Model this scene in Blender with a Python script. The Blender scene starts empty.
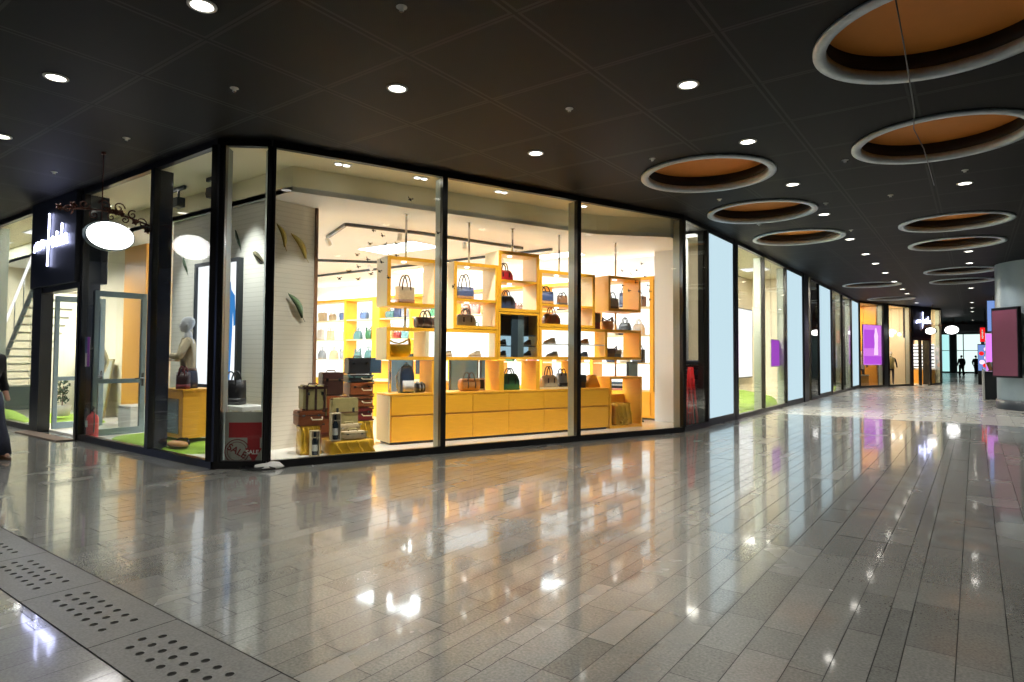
import bpy, bmesh, math, random
from mathutils import Vector, Matrix
random.seed(11)
sc = bpy.context.scene
COL = sc.collection
PI = math.pi

# ------------------------------------------------------------------ helpers
def lin(c):
    c /= 255.0
    return c / 12.92 if c <= 0.04045 else ((c + 0.055) / 1.055) ** 2.4
def rgb(r, g, b): return (lin(r), lin(g), lin(b), 1.0)
ORD = ['first', 'second', 'third', 'fourth', 'fifth', 'sixth', 'seventh', 'eighth', 'ninth', 'tenth', 'eleventh', 'twelfth',
       'thirteenth', 'fourteenth', 'fifteenth', 'sixteenth', 'seventeenth', 'eighteenth', 'nineteenth', 'twentieth']

class MB:
    """collects shapes and links them as ONE mesh object"""
    def __init__(s, M=None): s.v = []; s.f = []; s.sm = []; s.M = M
    def add(s, vs, fs, smooth=False, M=None):
        o = len(s.v)
        for p in vs:
            p = Vector(p)
            if M is not None: p = M @ p
            if s.M is not None: p = s.M @ p
            s.v.append(p)
        for f in fs:
            s.f.append([o + i for i in f]); s.sm.append(smooth)
        return s
    def box(s, x0, x1, y0, y1, z0, z1, M=None):
        vs = [(x, y, z) for z in (z0, z1) for y in (y0, y1) for x in (x0, x1)]
        return s.add(vs, [(0, 2, 3, 1), (4, 5, 7, 6), (0, 1, 5, 4), (2, 6, 7, 3), (0, 4, 6, 2), (1, 3, 7, 5)], M=M)
    def prism(s, poly, z0, z1, M=None):
        n = len(poly)
        vs = [(x, y, z0) for x, y in poly] + [(x, y, z1) for x, y in poly]
        fs = [tuple(reversed(range(n))), tuple(range(n, 2 * n))] + [(i, (i + 1) % n, n + (i + 1) % n, n + i) for i in range(n)]
        return s.add(vs, fs, M=M)
    def lathe(s, prof, n=24, M=None, closed=False, smooth=True):
        """prof [(r,z)] about local z"""
        vs = []; fs = []
        for r, z in prof:
            for i in range(n):
                a = 2 * PI * i / n
                vs.append((r * math.cos(a), r * math.sin(a), z))
        m = len(prof)
        for k in range(m if closed else m - 1):
            for i in range(n):
                a, b = k * n + i, k * n + (i + 1) % n
                c, d = ((k + 1) % m) * n + (i + 1) % n, ((k + 1) % m) * n + i
                fs.append((a, b, c, d))
        s.add(vs, fs, smooth, M)
        if not closed:
            if prof[0][0] > 1e-6: s.add(vs[:n], [tuple(reversed(range(n)))], False, M)
            if prof[-1][0] > 1e-6: s.add(vs[-n:], [tuple(range(n))], False, M)
        return s
    def loft(s, lev, n=20, M=None, cap=True):
        """lev [(z,cx,cy,hx,hy,p)] superellipse rings"""
        vs = []; fs = []
        for z, cx, cy, hx, hy, p in lev:
            for i in range(n):
                a = 2 * PI * i / n
                c, q = math.cos(a), math.sin(a)
                vs.append((cx + hx * math.copysign(abs(c) ** (2 / p), c), cy + hy * math.copysign(abs(q) ** (2 / p), q), z))
        for k in range(len(lev) - 1):
            for i in range(n):
                fs.append((k * n + i, k * n + (i + 1) % n, (k + 1) * n + (i + 1) % n, (k + 1) * n + i))
        if cap:
            fs.append(tuple(reversed(range(n)))); fs.append(tuple(range((len(lev) - 1) * n, len(lev) * n)))
        return s.add(vs, fs, True, M)
    def tube(s, pts, r, n=8, M=None, cap=True):
        pts = [Vector(p) for p in pts]
        rs = r if isinstance(r, (list, tuple)) else [r] * len(pts)
        vs = []; fs = []
        up = None
        for i, p in enumerate(pts):
            d = (pts[min(i + 1, len(pts) - 1)] - pts[max(i - 1, 0)])
            if d.length < 1e-9: d = Vector((0, 0, 1))
            d.normalize()
            if up is None:
                up = Vector((0, 0, 1)) if abs(d.z) < 0.9 else Vector((1, 0, 0))
            a = d.cross(up)
            if a.length < 1e-6: a = d.cross(Vector((0, 1, 0)))
            a.normalize(); b = a.cross(d).normalized(); up = b
            for k in range(n):
                t = 2 * PI * k / n
                vs.append(p + (a * math.cos(t) + b * math.sin(t)) * rs[i])
        for i in range(len(pts) - 1):
            for k in range(n):
                fs.append((i * n + k, (i + 1) * n + k, (i + 1) * n + (k + 1) % n, i * n + (k + 1) % n))
        if cap:
            fs.append(tuple(range(n))); fs.append(tuple(reversed(range((len(pts) - 1) * n, len(pts) * n))))
        return s.add(vs, fs, True, M)
    def build(s, name, mat, parent=None, bevel=0.0, loc=None, rotz=0.0, segs=1):
        me = bpy.data.meshes.new(name)
        me.from_pydata([tuple(p) for p in s.v], [], s.f)
        me.polygons.foreach_set('use_smooth', s.sm)
        bm = bmesh.new(); bm.from_mesh(me)
        bmesh.ops.recalc_face_normals(bm, faces=bm.faces)
        if bevel:
            ed = [e for e in bm.edges if len(e.link_faces) == 2 and e.calc_face_angle(0) > 0.6]
            bmesh.ops.bevel(bm, geom=ed, offset=bevel, segments=segs, affect='EDGES', clamp_overlap=True)
        bm.to_mesh(me); bm.free()
        for m in (mat if isinstance(mat, (list, tuple)) else [mat]): me.materials.append(m)
        o = bpy.data.objects.new(name, me); COL.objects.link(o)
        if parent is not None: o.parent = parent
        if loc is not None: o.location = loc
        if rotz: o.rotation_euler = (0, 0, rotz)
        return o

def tag(o, label=None, cat=None, group=None, kind=None):
    if label: o['label'] = label
    if cat: o['category'] = cat
    if group: o['group'] = group
    if kind: o['kind'] = kind
    return o
def thing(name, label, cat, loc=(0, 0, 0), rotz=0.0, group=None):
    o = bpy.data.objects.new(name, None); COL.objects.link(o)
    o.empty_display_size = 0.1
    o.location = loc; o.rotation_euler = (0, 0, rotz)
    return tag(o, label, cat, group)
def struct(mb, name, mat, **k):
    return tag(mb.build(name, mat, **k), kind='structure')
def lamp(parent, kind, loc, energy, color=(1, 1, 1), size=0.1, spot=None, blend=0.5, rot=(0, 0, 0), sy=None):
    L = bpy.data.lights.new('lamp', kind); L.energy = energy; L.color = color
    if kind == 'AREA':
        L.size = size
        if sy: L.shape = 'RECTANGLE'; L.size_y = sy
    else: L.shadow_soft_size = size
    if kind == 'SPOT': L.specular_factor = .25; L.spot_size = spot; L.spot_blend = blend
    o = bpy.data.objects.new('lamp', L); COL.objects.link(o)
    if parent is not None: o.parent = parent
    o.location = loc; o.rotation_euler = rot
    return o

# ------------------------------------------------------------------ materials
def newmat(name):
    m = bpy.data.materials.new(name); m.use_nodes = True
    nt = m.node_tree; nt.nodes.clear()
    out = nt.nodes.new('ShaderNodeOutputMaterial')
    return m, nt, out
def N(nt, t, **kw):
    n = nt.nodes.new(t)
    for k, v in kw.items():
        if k in n.inputs.keys(): n.inputs[k].default_value = v
        else: setattr(n, k, v)
    return n
def mixcol(nt, fac, a, b):
    m = nt.nodes.new('ShaderNodeMix'); m.data_type = 'RGBA'
    if isinstance(fac, float): m.inputs[0].default_value = fac
    else: nt.links.new(fac, m.inputs[0])
    for i, c in ((6, a), (7, b)):
        if isinstance(c, tuple): m.inputs[i].default_value = c
        else: nt.links.new(c, m.inputs[i])
    return m.outputs[2]
def mathn(nt, op, a, b=0.0, c=None):
    m = nt.nodes.new('ShaderNodeMath'); m.operation = op
    for i, x in enumerate((a, b) if c is None else (a, b, c)):
        if isinstance(x, (int, float)): m.inputs[i].default_value = x
        else: nt.links.new(x, m.inputs[i])
    return m.outputs[0]
def pmat(name, col, rough=0.5, metal=0.0, var=0.12, scale=6.0, spec=0.5, bump=0.0, coat=0.0, stretch=(1, 1, 1), emit=0.0):
    m, nt, out = newmat(name)
    b = N(nt, 'ShaderNodeBsdfPrincipled')
    b.inputs['Roughness'].default_value = rough; b.inputs['Metallic'].default_value = metal
    b.inputs['Specular IOR Level'].default_value = spec; b.inputs['Coat Weight'].default_value = coat
    b.inputs['Coat Roughness'].default_value = 0.08
    tc = N(nt, 'ShaderNodeTexCoord'); mp = N(nt, 'ShaderNodeMapping'); mp.inputs['Scale'].default_value = stretch
    nt.links.new(tc.outputs['Object'], mp.inputs[0])
    nz = N(nt, 'ShaderNodeTexNoise'); nz.inputs['Scale'].default_value = scale; nz.inputs['Detail'].default_value = 3.0
    nt.links.new(mp.outputs[0], nz.inputs[0])
    lo = tuple(max(0, x * (1 - var)) for x in col[:3]) + (1,); hi = tuple(min(1, x * (1 + var)) for x in col[:3]) + (1,)
    c = mixcol(nt, nz.outputs[0], lo, hi)
    nt.links.new(c, b.inputs['Base Color'])
    if bump:
        bp = N(nt, 'ShaderNodeBump'); bp.inputs['Strength'].default_value = bump; bp.inputs['Distance'].default_value = 0.01
        nt.links.new(nz.outputs[0], bp.inputs['Height']); nt.links.new(bp.outputs[0], b.inputs['Normal'])
    if emit:
        nt.links.new(c, b.inputs['Emission Color']); b.inputs['Emission Strength'].default_value = emit
    nt.links.new(b.outputs[0], out.inputs[0])
    return m
def emat(name, col, strength):
    m, nt, out = newmat(name)
    e = N(nt, 'ShaderNodeEmission'); e.inputs[0].default_value = col; e.inputs[1].default_value = strength
    nt.links.new(e.outputs[0], out.inputs[0])
    return m

WOOD = pmat('honey_wood', rgb(244, 174, 44), 0.4, var=0.14, scale=5, stretch=(1, 1, 9))
WOODP = pmat('pale_and_lit_wood', rgb(238, 218, 170), 0.45, var=0.08, scale=5, stretch=(1, 1, 9))  # on the cube sides this paleness is light painted over honey wood
WOODO = pmat('orange_veneer', rgb(206, 146, 58), 0.4, var=0.12, scale=4, stretch=(8, 8, 1))
WHITE = pmat('white_paint', rgb(240, 241, 240), 0.6, var=0.03)
CREAM = pmat('bounce_tinted_cream', rgb(250, 240, 204), 0.6, var=0.03)  # yellow tint stands in for light bounced up from the shelf wall
CREAMW = pmat('cream_wall', rgb(226, 214, 186), 0.6, var=0.04)
FLOORIN = pmat('shop_floor_tile', rgb(230, 227, 218), 0.18, var=0.04)
BLACK = pmat('black_metal', rgb(14, 14, 16), 0.3, var=0.2)
NAVYP = pmat('gloss_navy_panel', rgb(22, 27, 40), 0.12, var=0.15)
NAVYM = pmat('matt_navy_panel', rgb(13, 17, 27), 0.5, var=0.1)
DARKG = pmat('dark_grey_metal', rgb(52, 56, 60), 0.35, metal=0.3)
STEEL = pmat('brushed_steel', rgb(172, 182, 174), 0.38, metal=0.25, scale=30, stretch=(1, 1, 0.05))
STEELD = pmat('grey_door_frame', rgb(112, 128, 134), 0.35, metal=0.3)
CHROME = pmat('chrome', rgb(190, 192, 196), 0.12, metal=1.0)
RING = pmat('ceiling_ring_metal', rgb(178, 190, 196), 0.4, metal=0.2, scale=14, var=0.25)
RECESS = pmat('recess_black', rgb(30, 27, 25), 0.6)
ORANGE = pmat('orange_dome_paint', rgb(206, 128, 48), 0.7, var=0.06)
DOMET = pmat('dome_top_paint', rgb(150, 120, 90), 0.7, var=0.06)
LEATHERS = {k: pmat(k + '_leather', c, 0.38, var=0.2, scale=20, bump=0.15) for k, c in dict(
    black=rgb(26, 25, 27), navy=rgb(38, 50, 78), brown=rgb(96, 66, 44), tan=rgb(178, 128, 72), red=rgb(172, 30, 44),
    green=rgb(36, 84, 52), yellow=rgb(238, 204, 26), blue=rgb(70, 92, 128), beige=rgb(196, 178, 146), grey=rgb(136, 140, 146),
    teal=rgb(72, 106, 106), white=rgb(214, 210, 204), maroon=rgb(104, 28, 26), orangebrown=rgb(122, 64, 30), darkbrown=rgb(54, 30, 24),
    khaki=rgb(150, 138, 92), rose=rgb(170, 110, 100)).items()}
GOLD = pmat('gold_satin', rgb(196, 152, 30), 0.25, metal=0.45, var=0.35, scale=7, bump=0.5)
GRASS = pmat('artificial_grass', rgb(132, 162, 46), 0.9, var=0.4, scale=70, bump=1.0)
MANQ = pmat('white_mannequin', rgb(228, 226, 224), 0.4, var=0.02)
DENIM = pmat('dark_denim', rgb(44, 48, 66), 0.85, var=0.3, scale=25)
SHIRT = pmat('beige_shirt_cloth', rgb(190, 172, 138), 0.9, var=0.2, scale=9, bump=0.5)
COAT = pmat('black_coat_cloth', rgb(14, 13, 16), 0.9)
SKIN = pmat('skin', rgb(176, 130, 106), 0.55)
IRON = pmat('rust_brown_iron', rgb(86, 42, 30), 0.55, var=0.3)
REDP = pmat('red_gloss_paint', rgb(205, 30, 34), 0.3)
PAPER = pmat('white_card', rgb(214, 214, 208), 0.7)
BUTTER = pmat('black_butterfly', rgb(20, 18, 18), 0.6)
FEATH = [pmat('green_feather', rgb(46, 66, 34), 0.7, var=0.4, scale=40), pmat('ochre_feather', rgb(170, 150, 70), 0.7, var=0.4, scale=40),
         pmat('brown_feather', rgb(92, 84, 50), 0.7, var=0.4, scale=40)]
MATF = pmat('brown_doormat', rgb(106, 92, 78), 0.95, var=0.2, scale=60, bump=0.4)
PILLARM = pmat('grey_blue_cladding', rgb(138, 152, 160), 0.3, var=0.08, spec=0.6)
BURG = pmat('burgundy_print', rgb(104, 52, 72), 0.5, var=0.04, emit=0.05)
SCREEND = pmat('dark_screen', rgb(30, 40, 50), 0.12)
TEALG = pmat('dark_teal_cloth', rgb(50, 66, 78), 0.7)
REDS = pmat('sale_red_print', rgb(150, 20, 26), 0.6)
GREYS = pmat('sale_grey_print', rgb(150, 150, 138), 0.6)
DKREDS = pmat('sale_maroon_ink', rgb(110, 30, 30), 0.6)

LAMPW = emat('lamp_lens', (1.0, 0.95, 0.86, 1), 14.0)
LAMPC = emat('small_lamp_lens', (1.0, 0.95, 0.86, 1), 14.0)
SIGNW = emat('white_sign_light', (1.0, 0.97, 0.95, 1), 5.0)
LOGOW = emat('logo_light', (0.58, 0.62, 1.0, 1), 12.0)
LITW = emat('lit_white_panel', (1.0, 0.99, 0.96, 1), 1.6)
SHELFW = emat('lit_shelf_back', (1.0, 0.98, 0.93, 1), 1.5)
POSTERW = emat('lit_poster_white', (0.93, 0.97, 1.0, 1), 1.15)
POSTERB = emat('lit_poster_denim', rgb(60, 130, 200), 0.9)
PALEB = emat('pale_blue_lightbox', rgb(201, 229, 240), 0.80)
MAGENTA = emat('magenta_screen', rgb(222, 130, 240), 1.0)
MAGENTD = emat('violet_screen', rgb(190, 84, 226), 1.0)
PINKW = emat('pale_pink_screen', rgb(245, 205, 250), 1.2)
BLUEB = emat('blue_lightbox', rgb(118, 148, 208), 0.9)
REDSIGN = emat('red_sign_face', rgb(225, 30, 30), 1.2)
COVE = emat('warm_cove_strip', (1.0, 0.52, 0.18, 1), 3.2)
CYAN = emat('cyan_lit_glass', rgb(170, 226, 224), 1.0)
CYANW = emat('white_cyan_lit_glass', rgb(220, 245, 240), 1.0)
PINKB = emat('pink_banner_light', rgb(206, 84, 130), 0.7)
GREYB = emat('grey_banner_light', rgb(190, 184, 190), 0.7)

def glassmat():
    m, nt, out = newmat('shop_glass')
    g = N(nt, 'ShaderNodeNewGeometry')
    ior = mathn(nt, 'MULTIPLY_ADD', g.outputs['Backfacing'], 1 / 1.46 - 1.46, 1.46)
    fr = N(nt, 'ShaderNodeFresnel'); nt.links.new(ior, fr.inputs[0])
    t = N(nt, 'ShaderNodeBsdfTransparent'); t.inputs[0].default_value = (0.97, 0.985, 0.98, 1)
    gl = N(nt, 'ShaderNodeBsdfGlossy'); gl.inputs['Roughness'].default_value = 0.0
    mx = N(nt, 'ShaderNodeMixShader'); nt.links.new(fr.outputs[0], mx.inputs[0])
    nt.links.new(t.outputs[0], mx.inputs[1]); nt.links.new(gl.outputs[0], mx.inputs[2]); nt.links.new(mx.outputs[0], out.inputs[0])
    return m
GLASS = glassmat()
def mirrormat():
    m, nt, out = newmat('blue_mirror')
    gl = N(nt, 'ShaderNodeBsdfGlossy'); gl.inputs['Roughness'].default_value = 0.02; gl.inputs[0].default_value = rgb(176, 196, 204)
    nt.links.new(gl.outputs[0], out.inputs[0]); return m
MIRROR = mirrormat()
def ribmat():
    m, nt, out = newmat('white_ribbed_board')
    b = N(nt, 'ShaderNodeBsdfPrincipled'); b.inputs['Roughness'].default_value = 0.55
    tc = N(nt, 'ShaderNodeTexCoord'); sx = N(nt, 'ShaderNodeSeparateXYZ'); nt.links.new(tc.outputs['Object'], sx.inputs[0])
    fr = mathn(nt, 'FRACT', mathn(nt, 'DIVIDE', sx.outputs[2], 0.075))
    g = mathn(nt, 'LESS_THAN', fr, 0.16)
    nt.links.new(mixcol(nt, g, rgb(228, 222, 206), rgb(214, 208, 190)), b.inputs['Base Color'])
    bp = N(nt, 'ShaderNodeBump'); bp.inputs['Strength'].default_value = 0.25; bp.inputs['Distance'].default_value = 0.006; bp.invert = True
    nt.links.new(g, bp.inputs['Height']); nt.links.new(bp.outputs[0], b.inputs['Normal']); nt.links.new(b.outputs[0], out.inputs[0])
    return m
RIB = ribmat()
def granite(name, c0, c1, r0, r1, coat):
    m, nt, out = newmat(name)
    b = N(nt, 'ShaderNodeBsdfPrincipled')
    tc = N(nt, 'ShaderNodeTexCoord')
    at = N(nt, 'ShaderNodeAttribute'); at.attribute_name = 'tone'
    n1 = N(nt, 'ShaderNodeTexNoise'); n1.inputs['Scale'].default_value = 70; n1.inputs['Detail'].default_value = 2
    n2 = N(nt, 'ShaderNodeTexNoise'); n2.inputs['Scale'].default_value = 1.1; n2.inputs['Detail'].default_value = 4
    n3 = N(nt, 'ShaderNodeTexNoise'); n3.inputs['Scale'].default_value = 9; n3.inputs['Detail'].default_value = 3
    for n in (n1, n2, n3): nt.links.new(tc.outputs['Object'], n.inputs[0])
    f = mathn(nt, 'ADD', mathn(nt, 'MULTIPLY_ADD', at.outputs['Fac'], 0.40, 0.07), mathn(nt, 'MULTIPLY_ADD', n1.outputs[0], 1.2, -0.35))
    f = mathn(nt, 'ADD', f, mathn(nt, 'MULTIPLY_ADD', n3.outputs[0], 0.3, -0.18))
    nt.links.new(mixcol(nt, f, c0, c1), b.inputs['Base Color'])
    rr = mathn(nt, 'MULTIPLY_ADD', n2.outputs[0], r1 - r0, r0)
    rr = mathn(nt, 'ADD', rr, mathn(nt, 'MULTIPLY_ADD', at.outputs['Fac'], 0.07, -0.035))
    nt.links.new(rr, b.inputs['Roughness'])
    b.inputs['Specular IOR Level'].default_value = 0.62
    b.inputs['Coat Weight'].default_value = coat; b.inputs['Coat Roughness'].default_value = 0.06
    nt.links.new(b.outputs[0], out.inputs[0])
    return m
GRAN = granite('grey_granite_planks', rgb(100, 101, 97), rgb(146, 146, 140), 0.13, 0.34, 0.75)
GRANP = granite('pale_granite_tiles', rgb(150, 150, 144), rgb(172, 170, 163), 0.2, 0.38, 0.3)
GRANS = granite('drain_stone', rgb(92, 92, 90), rgb(140, 140, 136), 0.35, 0.5, 0.0)
GROUT = pmat('dark_grout', rgb(34, 33, 31), 0.8)
def ceilmat():
    m, nt, out = newmat('black_perforated_ceiling')
    b = N(nt, 'ShaderNodeBsdfPrincipled'); b.inputs['Roughness'].default_value = 0.6; b.inputs['Specular IOR Level'].default_value = 0.1
    tc = N(nt, 'ShaderNodeTexCoord'); sx = N(nt, 'ShaderNodeSeparateXYZ'); nt.links.new(tc.outputs['Object'], sx.inputs[0])
    def joint(o, off, per, w):
        d = mathn(nt, 'MULTIPLY', mathn(nt, 'ABSOLUTE', mathn(nt, 'SUBTRACT', mathn(nt, 'FRACT', mathn(nt, 'DIVIDE', mathn(nt, 'ADD', o, off), per)), 0.5)), per)
        d = mathn(nt, 'SUBTRACT', per / 2, d)
        return mathn(nt, 'LESS_THAN', d, w)
    x, y = sx.outputs[0], sx.outputs[1]
    px = mathn(nt, 'SINE', mathn(nt, 'MULTIPLY', x, 2 * PI / 0.028)); py = mathn(nt, 'SINE', mathn(nt, 'MULTIPLY', y, 2 * PI / 0.028))
    dot = mathn(nt, 'GREATER_THAN', mathn(nt, 'MULTIPLY', px, py), 0.15)
    c = mixcol(nt, dot, rgb(15, 15, 15), rgb(4, 4, 4))
    frame = mathn(nt, 'MAXIMUM', joint(x, 0.51 + 12.7, 1.27, 0.045), joint(y, -2.86 + 12.9 * 2, 1.29, 0.035))
    c = mixcol(nt, frame, c, rgb(42, 42, 41))
    gap = mathn(nt, 'MAXIMUM', joint(x, 0.51 + 12.7, 1.27, 0.018), joint(y, -2.86 + 12.9 * 2, 1.29, 0.006))
    c = mixcol(nt, gap, c, rgb(3, 3, 3))
    nt.links.new(c, b.inputs['Base Color']); nt.links.new(b.outputs[0], out.inputs[0])
    return m
CEILM = ceilmat()

# ------------------------------------------------------------------ camera
F, PITCH, YAW, ROLL, HOR = 628.0, math.radians(2.0), math.radians(36.4), math.radians(0.35), 355.8
fw = Vector((-math.sin(YAW) * math.cos(PITCH), math.cos(YAW) * math.cos(PITCH), math.sin(PITCH)))
r0 = Vector((math.cos(YAW), math.sin(YAW), 0)); u0 = r0.cross(fw)
rt = r0 * math.cos(ROLL) + u0 * math.sin(ROLL); up = rt.cross(fw)
cam = bpy.data.cameras.new('camera'); camo = bpy.data.objects.new('camera', cam); COL.objects.link(camo)
R = Matrix((rt, up, -fw)).transposed().to_4x4()
camo.matrix_world = Matrix.Translation((0, 0, 1.5)) @ R
cam.sensor_width = 36; cam.lens = F / 1024 * 36
cyp = HOR - F * math.tan(PITCH)
cam.shift_y = (cyp - 341) / 1024
cam.clip_end = 300; cam.clip_start = 0.05
sc.camera = camo

# ------------------------------------------------------------------ site geometry
ZC = 4.36                                   # mall ceiling
P3, P4, P7 = Vector((-8.05, 4.35, 0)), Vector((-7.52, 4.83, 0)), Vector((-4.72, 12.18, 0))
SD = (P7 - P4).normalized(); ND = Vector((-SD.y, SD.x, 0)); ROTF = math.atan2(SD.y, SD.x)
def W(s, d, z=0.0): return P4 + SD * s + ND * d + Vector((0, 0, z))
FAC = Matrix.Translation(P4) @ Matrix.Rotation(ROTF, 4, 'Z')
FA, FB = Vector((-4.68, 35.75, 0)), Vector((-1.57, 43.7, 0))
FD = (FB - FA).normalized(); FROT = math.atan2(FD.y, FD.x); FN = Vector((-FD.y, FD.x, 0))

# ================================================================== SETTING
# ---- floor: grout bed and individually tilted stone planks in one mesh
def in_shops(x, y):
    if y > 4.62 and x < -8.35: return True
    q = Vector((x, y, 0)) - P4
    if 4.9 < y < 12.2 and q.dot(ND) > 0.3: return True
    return x < -5.0 and y >= 12.2
def planks(name, mat, zones):
    vs, fs, tones = [], [], []
    for x0, x1, y0, y1, ws, ls in zones:
        x = x0
        while x < x1:
            w = random.choice(ws); y = y0 - random.random() * 0.5
            while y < y1:
                l = random.choice(ls) * random.uniform(0.85, 1.15)
                a, b = max(y, y0), min(y + l, y1)
                y += l
                if b - a < 0.03 or in_shops(x + w / 2, (a + b) / 2): continue
                g = 0.0022; cx, cy = x + w / 2, (a + b) / 2
                sx, sy = (random.gauss(0, 0.0011), random.gauss(0, 0.0007)) if y0 < 17 else (0, 0)
                o = len(vs)
                for px, py in ((x + g, a + g), (x + w - g, a + g), (x + w - g, b - g), (x + g, b - g)):
                    vs.append((px, py, (px - cx) * sx + (py - cy) * sy))
                fs.append((o, o + 1, o + 2, o + 3)); tones.append(min(1, max(0, random.gauss(0.5, 0.26))))
            x += w
    me = bpy.data.meshes.new(name); me.from_pydata(vs, [], fs)
    at = me.attributes.new('tone', 'FLOAT', 'FACE'); at.data.foreach_set('value', tones)
    me.materials.append(mat)
    o = bpy.data.objects.new(name, me); COL.objects.link(o)
    return tag(o, kind='structure')
WS, LS = (0.11, 0.165, 0.165, 0.22, 0.22), (0.35, 0.5, 0.7, 0.9, 1.1)
planks('floor', GRAN, [(-21, 7, -5, 1.33, WS, LS), (-21, 7, 1.79, 17.9, WS, LS), (-5, 7, 17.9, 34, (0.3,), (0.6,)), (-5, 7, 34, 90, (0.6,), (1.2,))])
bpy.data.objects['floor'].data.materials.append(GRANP)
for p in bpy.data.objects['floor'].data.polygons:
    if p.center.y > 17.9: p.material_index = 1
struct(MB().box(-22, 9, -6, 92, -0.2, -0.006), 'floor_bed', GROUT)

# ---- shop floors, raised a little
struct(MB().prism([(-22, 4.47), (-8.16, 4.47), (P4.x - 0.06, P4.y + 0.06), (P7.x - 0.14, P7.y + 0.05), (-5.0, 12.5), (-5.4, 14.2), (-22, 14.2)], -0.003, 0.03), 'floor_shop', FLOORIN)
struct(MB().box(-9, -4.78, 14.3, 35.6, -0.003, 0.03), 'floor_corridor_shops', FLOORIN)

# ---- mall ceiling with round openings
HOLES = [(-3.34, 9.65), (-3.34, 12.75), (-3.34, 15.95), (-3.2, 27.9), (-3.2, 34.95), (-0.2, 6.56), (-0.33, 9.8), (-0.3, 15.99), (-0.34, 18.99), (-0.34, 24.95), (-0.34, 28.3)]
def plate(name, mat, rect, holes, r, z, kind='structure'):
    bm = bmesh.new()
    x0, x1, y0, y1 = rect
    def loop(pts):
        v = [bm.verts.new(p) for p in pts]
        return [bm.edges.new((v[i], v[(i + 1) % len(v)])) for i in range(len(v))]
    ed = loop([(x0, y0, z), (x1, y0, z), (x1, y1, z), (x0, y1, z)])
    for hx, hy in holes:
        ed += loop([(hx + r * math.cos(2 * PI * i / 56), hy + r * math.sin(2 * PI * i / 56), z) for i in range(56)])
    bmesh.ops.triangle_fill(bm, use_beauty=True, edges=ed)
    for f in bm.faces:
        if f.normal.z > 0: f.normal_flip()
    me = bpy.data.meshes.new(name); bm.to_mesh(me); bm.free(); me.materials.append(mat)
    o = bpy.data.objects.new(name, me); COL.objects.link(o)
    return tag(o, kind=kind)
plate('ceiling', CEILM, (-22, 9, -6, 92), HOLES, 0.93, ZC)

# ---- a glazed bay: frame mesh with glass and fin children; local x along the facade, y into the shop
WIN = [0]
def bay(a, b, fin0=True, fin1=False, deep=0.22, finmat=None, m0=0.09, m1=0.0, ztop=4.27, glass=True):
    WIN[0] += 1
    a = Vector(a); b = Vector(b); L = (b - a).length; d = (b - a).normalized()
    f = MB().box(0, L, -0.04, 0.05, 0.0, 0.10).box(0, L, -0.04, 0.05, ztop, ZC)
    if m0: f.box(-m0 / 2, m0 / 2, -0.05, 0.04, 0.10, ztop)
    if m1: f.box(L - m1 / 2, L + m1 / 2, -0.05, 0.04, 0.10, ztop)
    o = struct(f, 'window_%d' % WIN[0], BLACK, loc=a, rotz=math.atan2(d.y, d.x))
    if glass: MB().box(m0 / 2, L - m1 / 2, -0.006, 0.006, 0.10, ztop).build('glass_pane', GLASS, o)
    fm = finmat or STEEL
    if fin0: MB().box(-0.035, 0.035, 0.052, deep, 0.0, ztop).build('mullion_fin', fm, o)
    if fin1: MB().box(L - 0.035, L + 0.035, 0.052, deep, 0.0, ztop).build('mullion_fin', fm, o)
    return o
# street side of the shop, from the far end to the corner
bay((-20.05, 4.35, 0), (-17.4, 4.35, 0)); bay((-17.4, 4.35, 0), (-14.75, 4.35, 0), fin1=True, m1=0.14)
bay((-12.47, 4.35, 0), (-9.88, 4.35, 0), finmat=NAVYP, m0=0.12, deep=0.24)
bay((-9.88, 4.35, 0), P3, finmat=NAVYP, m0=0.1, deep=0.24, m1=0.16)
cb = bay(P3, P4 - SD * .045, fin0=False, m0=0.18, m1=0.085)
MB().box(.055, .09, .041, .20, 0.03, 4.27).build('mullion_fin', STEELD, cb)
L3 = (P7 - P4).length / 3
MU = [-.045, L3 - .11, 2 * L3 - .075, 3 * L3]
for i in range(3): bay(P4 + SD * MU[i], P4 + SD * MU[i + 1], m0=0.085, fin0=True, fin1=(i == 2), m1=0.09 if i == 2 else 0)
X7 = -4.70
bay(P7, (X7, 13.5, 0), fin0=False, m0=0, fin1=True, finmat=DARKG, deep=0.17)
for a, b, fn in ((15.62, 18.06, True), (18.06, 20.6, True), (28.25, 30.8, True), (30.8, 33.35, True)):
    bay((X7, a, 0), (X7, b, 0), fin0=False, fin1=fn, deep=0.24, m0=0.06, m1=0.0)
bay((X7, 24.15, 0), (X7, 25.65, 0), fin0=False, m0=0.05, finmat=DARKG)
for a, b in ((0, 2.3), (2.75, 5.1), (7.25, 8.5)):
    bay(FA + FD * a, FA + FD * b, fin0=False, fin1=True, deep=0.25, m0=0.08, m1=0.1, finmat=STEEL)

# ---- dark trims in the facade line
struct(MB().box(-4.76, -4.66, 15.45, 15.62, 0, ZC).box(-4.76, -4.66, 13.5, 13.55, 0, ZC), 'trim_1', BLACK)
struct(MB().box(-4.76, -4.66, 20.6, 20.66, 0, ZC).box(-4.78, -4.64, 22.98, 23.7, 0, ZC), 'trim_2', BLACK)
struct(MB().box(-4.76, -4.66, 25.65, 25.72, 0, ZC).box(-4.76, -4.66, 28.12, 28.25, 0, ZC), 'trim_3', BLACK)
struct(MB().box(-4.76, -4.66, 33.35, 33.45, 0, ZC).box(-4.76, -4.66, 35.65, 35.8, 0, ZC), 'trim_4', BLACK)

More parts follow.
